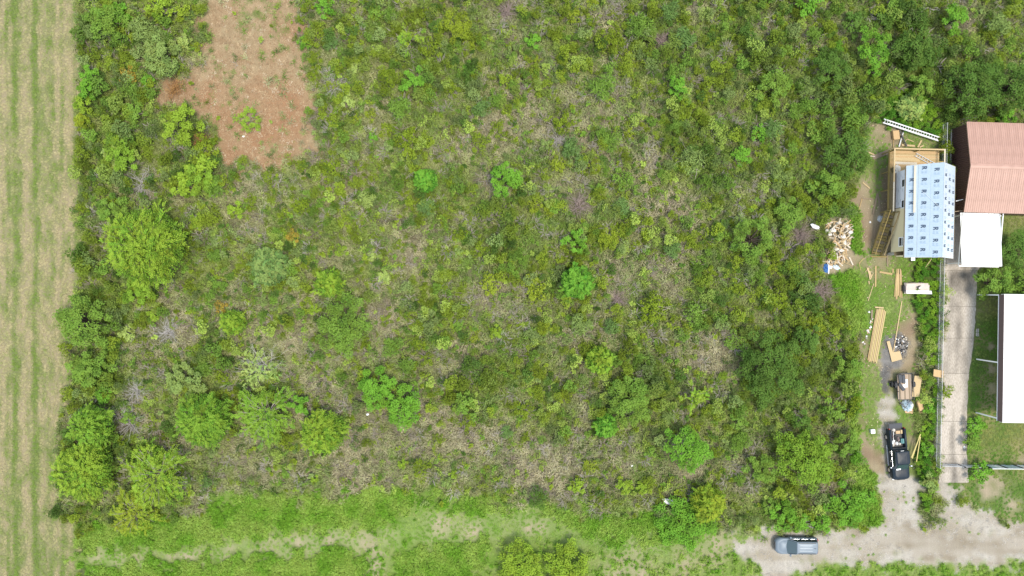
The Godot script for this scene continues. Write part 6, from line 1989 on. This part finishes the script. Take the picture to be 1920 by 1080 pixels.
	gr.box(Transform3D(Basis(), Vector3(2.42, 0.66, 0)), Vector3(0.06, 0.2, 0.8))
	part("grille", gr, M.plastic, o)
	part("rear_bumper", board(Vector3(-2.35, 0.55, -0.6), Vector3(-2.35, 0.55, 0.6), 0.05, 0.2), M.plastic, o)
	part("wiper", board(Vector3(1.20, 1.025, -0.35), Vector3(0.95, 1.20, 0.1), 0.02, 0.015), M.plastic, o)
	part("antenna", board(Vector3(-1.6, 1.58, 0), Vector3(-1.75, 1.68, 0), 0.03, 0.02), M.plastic, o)
	var pl := Buf.new()
	for z in [-0.3, 0.0, 0.3]:
		pl.box(Transform3D(Basis(), Vector3(-0.7, 1.588, z)), Vector3(1.4, 0.008, 0.02))
	part("roof_groove", pl, M.grey_steel, o)


func build_pickup() -> void:
	var turn := -PI / 2 + 0.085
	var o := thing("pickup_truck", "black crew cab pickup with lowered tailgate and a bed full of tools", "pickup truck", Vector3(43.0, 0, 18.38), turn)
	# nose to +x, length about 5.8 m
	var f := 2.88
	var cab0 := -0.55
	var b := loft([plan_ring(cab0, f - 0.06, 0.86, 0.40, 0.3, 0.06, 0.06), plan_ring(cab0, f, 0.94, 0.62, 0.32, 0.06, 0.07), plan_ring(cab0, f, 0.95, 0.92, 0.34, 0.06, 0.07), plan_ring(cab0, f - 0.06, 0.93, 1.08, 0.34, 0.06, 0.07), plan_ring(cab0, f - 0.16, 0.88, 1.15, 0.32, 0.06, 0.06)])
	part("body", b.smooth(), M.black_paint, o)
	var hood := loft([plan_ring(1.55, f - 0.22, 0.80, 1.14, 0.3, 0.06, 0.06), plan_ring(1.57, f - 0.26, 0.77, 1.20, 0.3, 0.06, 0.06), plan_ring(1.60, f - 0.34, 0.60, 1.225, 0.25, 0.05, 0.05)])
	part("bonnet", hood.smooth(), M.black_paint, o)
	for z in [-0.34, -0.12, 0.12, 0.34]:
		part("bonnet_crease", board(Vector3(1.75, 1.228, z), Vector3(f - 0.42, 1.215, z * 1.1), 0.03, 0.012), M.plastic, o)
	var g := loft([plan_ring(cab0 + 0.05, 1.78, 0.88, 1.13, 0.3, 0.08, 0.12), plan_ring(cab0 + 0.10, 1.48, 0.83, 1.38, 0.26, 0.1, 0.1), plan_ring(cab0 + 0.20, 0.98, 0.72, 1.78, 0.2, 0.1, 0.07)])
	part("window_glass", g.smooth(), M.dark_glass, o)
	var ws := Buf.new()
	ws.quad(Vector3(1.84, 1.16, 0.66), Vector3(1.84, 1.16, -0.66), Vector3(1.08, 1.77, -0.60), Vector3(1.08, 1.77, 0.60))
	part("windscreen", ws, M.screen_glass, o)
	part("sun_shade", board(Vector3(1.60, 1.36, 0.15), Vector3(1.64, 1.34, 0.62), 0.22, 0.02), M.white_plastic, o)
	var rf := loft([plan_ring(cab0 + 0.14, 1.04, 0.755, 1.76, 0.2, 0.1, 0.06), plan_ring(cab0 + 0.14, 1.02, 0.74, 1.83, 0.2, 0.1, 0.06), plan_ring(cab0 + 0.24, 0.92, 0.62, 1.865, 0.18, 0.1, 0.05)])
	part("roof", rf.smooth(), M.black_paint, o)
	for z in [-0.3, 0.3]:
		part("roof_groove", board(Vector3(cab0 + 0.3, 1.868, z), Vector3(0.85, 1.868, z), 0.03, 0.01), M.plastic, o)
	part("brake_light", board(Vector3(cab0 + 0.10, 1.72, -0.18), Vector3(cab0 + 0.10, 1.72, 0.18), 0.05, 0.05), M.lamp_clear, o)
	# bed: floor, two sides, bulkhead, lowered tailgate
	var r := -2.72
	var bed := Buf.new()
	bed.box(Transform3D(Basis(), Vector3((r + cab0) * 0.5, 0.66, 0)), Vector3(cab0 - r, 0.08, 1.70))
	part("bed_floor", bed, M.plastic, o)
	for s in [-1.0, 1.0]:
		var sb := loft([plan_ring(r, cab0 - 0.03, 0.13, 0.42, 0.05, 0.05), plan_ring(r, cab0 - 0.03, 0.13, 0.9, 0.05, 0.05), plan_ring(r, cab0 - 0.03, 0.11, 1.12, 0.05, 0.05), plan_ring(r + 0.01, cab0 - 0.04, 0.07, 1.16, 0.03, 0.03)])
		part("bed_side", sb.smooth(), M.black_paint, o).position = Vector3(0, 0, 0.82 * s)
		part("tail_light", board(Vector3(r - 0.02, 0.7, 0.84 * s), Vector3(r - 0.02, 1.05, 0.84 * s), 0.16, 0.06), M.lamp_red, o)
		part("step_bar", board(Vector3(-0.9, 0.42, 1.0 * s), Vector3(1.4, 0.42, 1.0 * s), 0.12, 0.05), M.grey_steel, o)
		part("window_trim", board(Vector3(cab0 + 0.15, 1.155, 0.90 * s), Vector3(1.45, 1.155, 0.90 * s), 0.03, 0.03), M.chrome, o)
		for x in [-0.25, 0.75]:
			part("door_handle", board(Vector3(x - 0.1, 0.98, 0.965 * s), Vector3(x + 0.1, 0.98, 0.965 * s), 0.04, 0.05), M.chrome, o)
		for x in [0.28]:
			part("pillar", board(Vector3(x, 1.14, 0.885 * s), Vector3(x - 0.03, 1.78, 0.735 * s), 0.03, 0.1), M.black_paint, o)
		var mb := loft([plan_ring(-0.07, 0.08, 0.12, 1.08, 0.06, 0.04), plan_ring(-0.08, 0.10, 0.14, 1.2, 0.06, 0.04), plan_ring(-0.06, 0.07, 0.11, 1.29, 0.05, 0.03)])
		part("mirror", mb.smooth(), M.chrome, o).position = Vector3(1.42, 0, 1.12 * s)
		part("mirror_arm", board(Vector3(1.42, 1.15, 0.88 * s), Vector3(1.42, 1.15, 1.06 * s), 0.06, 0.05), M.plastic, o)
		var hb := Buf.new()
		hb.quad(Vector3(f - 0.30, 1.12, 0.60 * s), Vector3(f - 0.02, 1.06, 0.5 * s), Vector3(f - 0.06, 0.86, 0.80 * s), Vector3(f - 0.42, 1.06, 0.91 * s))
		part("headlight", hb, M.lamp_clear, o)
		for x in [-1.78, 1.9]:
			wheel(o, Vector3(x, 0.40, 0.86 * s), 0.40, 0.28)
	part("bulkhead", board(Vector3(cab0 - 0.06, 0.9, -0.75), Vector3(cab0 - 0.06, 0.9, 0.75), 0.05, 0.5), M.black_paint, o)
	part("grille", board(Vector3(f + 0.05, 0.85, -0.45), Vector3(f + 0.05, 0.85, 0.45), 0.05, 0.3), M.plastic, o)
	part("front_bumper", board(Vector3(f + 0.07, 0.5, -0.8), Vector3(f + 0.07, 0.5, 0.8), 0.1, 0.2), M.grey_steel, o)
	var tg := Buf.new()
	tg.box(Transform3D(Basis(), Vector3(r - 0.30, 0.70, 0)), Vector3(0.55, 0.06, 1.5))
	tg.box(Transform3D(Basis(), Vector3(r - 0.30, 0.735, 0)), Vector3(0.40, 0.012, 1.3))
	part("tailgate", tg, M.shingle, o)
	part("rear_bumper", board(Vector3(r - 0.05, 0.5, -0.8), Vector3(r - 0.05, 0.5, 0.8), 0.14, 0.16), M.grey_steel, o)
	for e in [-0.3, 0.0, 0.3]:
		part("cab_lamp", board(Vector3(1.0, 1.80, e - 0.04), Vector3(1.0, 1.80, e + 0.04), 0.06, 0.03), M.plastic, o)
	# in the bed
	var t := o.transform
	var put := func(called: String, me: Variant, m: Material, label: String, cat: String, x: float, z: float, y := 0.70, a := 0.0):
		single(called, me, m, label, cat, t * Vector3(x, y, z), turn + a)
	var bx := Buf.new()
	bx.box(Transform3D(Basis(), Vector3(0, 0.15, 0)), Vector3(0.32, 0.3, 0.46))
	bx.box(Transform3D(Basis(), Vector3(0, 0.305, 0)), Vector3(0.05, 0.012, 0.46))
	put.call("cardboard_box", bx, M.card, "tan cardboard box at the tailgate end of the pickup bed", "box", -2.35, -0.10)
	var b2 := Buf.new()
	b2.box(Transform3D(Basis(), Vector3(0, 0.12, 0)), Vector3(0.42, 0.24, 0.18))
	put.call("cardboard_box", b2, M.pale_wood, "narrow pale box against the west side of the pickup bed", "box", -2.36, -0.52)
	put.call("bag", crumple(0.2, 0.16, 0.22, 501), M.cloth_white, "white bag at the tailgate end of the pickup bed", "bag", -2.55, 0.22)
	var cb := Buf.new()
	cb.box(Transform3D(Basis(), Vector3(0, 0.17, 0)), Vector3(0.5, 0.34, 0.3))
	cb.box(Transform3D(Basis(), Vector3(0, 0.36, 0)), Vector3(0.52, 0.05, 0.32))
	cb.bar(Vector3(-0.2, 0.42, 0), Vector3(0.2, 0.42, 0), 0.04, 0.04)
	put.call("cooler_box", cb, M.teal, "teal cool box on the west side of the pickup bed", "cool box", -1.35, -0.48)
	rng.seed = 55
	var kinds := [["toolbox", "black toolbox in the middle of the pickup bed", M.charcoal], ["toolbox", "brown toolbox behind the black one in the pickup bed", M.brown_trim], ["toolbox", "grey toolbox on the east side of the pickup bed", M.grey_steel]]
	var spots := [[-1.75, 0.15], [-1.55, -0.12], [-1.3, 0.5]]
	for k in 3:
		var tb := Buf.new()
		tb.box(Transform3D(Basis(), Vector3(0, 0.12, 0)), Vector3(0.46, 0.24, 0.22))
		tb.bar(Vector3(-0.12, 0.28, 0), Vector3(0.12, 0.28, 0), 0.03, 0.04)
		tb.box(Transform3D(Basis(), Vector3(0, 0.18, 0.115)), Vector3(0.06, 0.06, 0.02))
		put.call("toolbox", tb, kinds[k][2], kinds[k][1], "toolbox", spots[k][0], spots[k][1], 0.70, rr(-0.6, 0.6))
	var rags := [["white rag near the cab end of the pickup bed, west one", -1.0, -0.30, M.cloth_white], ["white rag near the cab end of the pickup bed, middle one", -1.05, 0.02, M.white_plastic], ["pinkish rag near the cab end of the pickup bed", -1.1, 0.28, M.cloth_pink], ["white rag near the cab end of the pickup bed, east one", -0.95, 0.45, M.cloth_white], ["crumpled dark sheet in the middle of the pickup bed", -1.85, 0.45, M.brown_trim]]
	for k in rags.size():
		put.call("rag", crumple(rr(0.14, 0.22), rr(0.1, 0.2), 0.2, 510 + k), rags[k][3], rags[k][0], "rag", rags[k][1], rags[k][2], 0.71)
	var hb2 := Buf.new()
	for k in 20:
		var a0 := TAU * k / 20
		var a1 := TAU * (k + 1) / 20
		hb2.bar(Vector3(cos(a0) * 0.2, 0.05, sin(a0) * 0.2), Vector3(cos(a1) * 0.2, 0.05, sin(a1) * 0.2), 0.04, 0.04)
	put.call("hose_coil", hb2, M.black_steel, "coiled black hose on the east side of the pickup bed", "hose", -2.1, 0.5)
	put.call("pipe", board(Vector3(-0.5, 0.05, 0), Vector3(0.5, 0.08, 0.1), 0.05, 0.05), M.galvanised, "pale pipe lying lengthwise in the pickup bed", "pipe", -1.9, 0.32, 0.74)


func build_trailer() -> void:
	var o := thing("utility_trailer", "black single axle utility trailer with plank deck and mesh ramp", "trailer", P(1691, 724), 0.04)
	# z is the length, tongue to +z
	var hw := 0.80
	var hl := 1.42
	for k in 9:
		var b := Buf.new()
		b.box(Transform3D(Basis(), Vector3(-0.70 + 0.175 * k, 0.55, 0)), Vector3(0.168, 0.04, hl * 2.0 - 0.06))
		part("deck_plank", b, [M.trailer_wood, M.grey_wood, M.trailer_wood][k % 3], o)
	var fr := Buf.new()
	for s in [-1.0, 1.0]:
		fr.bar(Vector3(hw * s, 0.55, -hl), Vector3(hw * s, 0.55, hl), 0.06, 0.1)
		fr.bar(Vector3(-hw - 0.03, 0.55, hl * s), Vector3(hw + 0.03, 0.55, hl * s), 0.06, 0.1)
		fr.bar(Vector3(hw * s * 0.9, 0.48, hl + 0.03), Vector3(0.0, 0.48, hl + 0.95), 0.07, 0.09)
	part("frame", fr, M.black_steel, o)
	for s in [-1.0, 1.0]:
		var ra := Buf.new()
		ra.bar(Vector3(hw * s, 0.92, -hl), Vector3(hw * s, 0.92, hl), 0.05, 0.05)
		for k in 4:
			var z := -hl + 2.0 * hl * k / 3.0
			ra.bar(Vector3(hw * s, 0.6, z), Vector3(hw * s, 0.9, z), 0.05, 0.05)
		part("side_rail", ra, M.black_steel, o)
		wheel_side(o, Vector3(1.0 * s, 0.33, -0.25))
		var fb := Buf.new()
		for k in 6:
			var a0 := PI * k / 6.0
			var a1 := PI * (k + 1) / 6.0
			fb.bar(Vector3(1.0 * s, 0.36 + sin(a0) * 0.40, -0.25 + cos(a0) * 0.42), Vector3(1.0 * s, 0.36 + sin(a1) * 0.40, -0.25 + cos(a1) * 0.42), 0.26, 0.03)
		part("mudguard", fb, M.black_steel, o)
	var rm := Buf.new()
	for k in 6:
		var x := -hw + 2.0 * hw * k / 5.0
		rm.bar(Vector3(x, 0.6, -hl - 0.06), Vector3(x, 1.3, -hl - 0.20), 0.04, 0.04)
	for e in [0.62, 0.95, 1.3]:
		rm.bar(Vector3(-hw, e, -hl - 0.06 - (e - 0.6) * 0.2), Vector3(hw, e, -hl - 0.06 - (e - 0.6) * 0.2), 0.04, 0.04)
	part("ramp_gate", rm, M.black_steel, o)
	var jk := Buf.new()
	jk.tube(Vector3(-0.25, 0.02, hl + 0.5), Vector3(-0.25, 0.75, hl + 0.5), 0.04, 0.04, 7)
	jk.tube(Vector3(-0.25, 0.0, hl + 0.5), Vector3(-0.25, 0.03, hl + 0.5), 0.12, 0.12, 9)
	part("jack", jk, M.black_steel, o)
	var t := o.transform
	for q in [[-0.52, -0.95, 0.08, "dark shingle bundle at the trailer's north-west corner"], [-0.16, -0.90, 0.06, "second dark shingle bundle, beside the corner one on the trailer"], [-0.42, -0.02, 0.62, "dark shingle bundle lying askew in the trailer's middle"]]:
		var b := Buf.new()
		for k in 3:
			b.box(Transform3D(Basis(), Vector3(0, 0.04 + 0.075 * k, 0)), Vector3(0.31, 0.068, 0.92 - 0.02 * k))
		single("shingle_bundle", b, M.shingle, q[3], "shingles", t * Vector3(q[0], 0.57, q[1]), 0.04 + q[2], "shingle bundles on the trailer")
	single("sheet_metal_offcut", board(t * Vector3(0.20, 0.60, -0.85), t * Vector3(0.20, 0.60, 0.05), 0.26, 0.03), M.grey_steel, "flat grey panel lying on the trailer's planks", "panel")
	single("paper_sheet", board(t * Vector3(-0.08, 0.585, -0.3), t * Vector3(-0.06, 0.585, 0.15), 0.34, 0.012), M.cloth_white, "pale paper sheet under the askew shingle bundle on the trailer", "sheet")
	var sp := thing("spare_tyre", "spare tyre leaning outside the trailer's west wheel", "tyre", t * Vector3(-1.35, 0.33, -0.35), 0.04)
	wheel_side(sp, Vector3.ZERO)


func wheel_side(parent: Node, at: Vector3) -> void:
	# a wheel whose axle runs along x
	var rings := []
	for q in [[-0.09, 0.2], [-0.09, 0.29], [-0.06, 0.33], [0.06, 0.33], [0.09, 0.29], [0.09, 0.2]]:
		var g := []
		for k in 18:
			g.append(at + Vector3(q[0], cos(TAU * k / 18) * q[1], sin(TAU * k / 18) * q[1]))
		rings.append(g)
	var o := part("wheel", loft(rings).smooth(), M.rubber, parent)
	var h := Buf.new()
	h.tube(at + Vector3(-0.10, 0, 0), at + Vector3(0.10, 0, 0), 0.19, 0.19, 14)
	part("rim", h, M.white_paint, o)
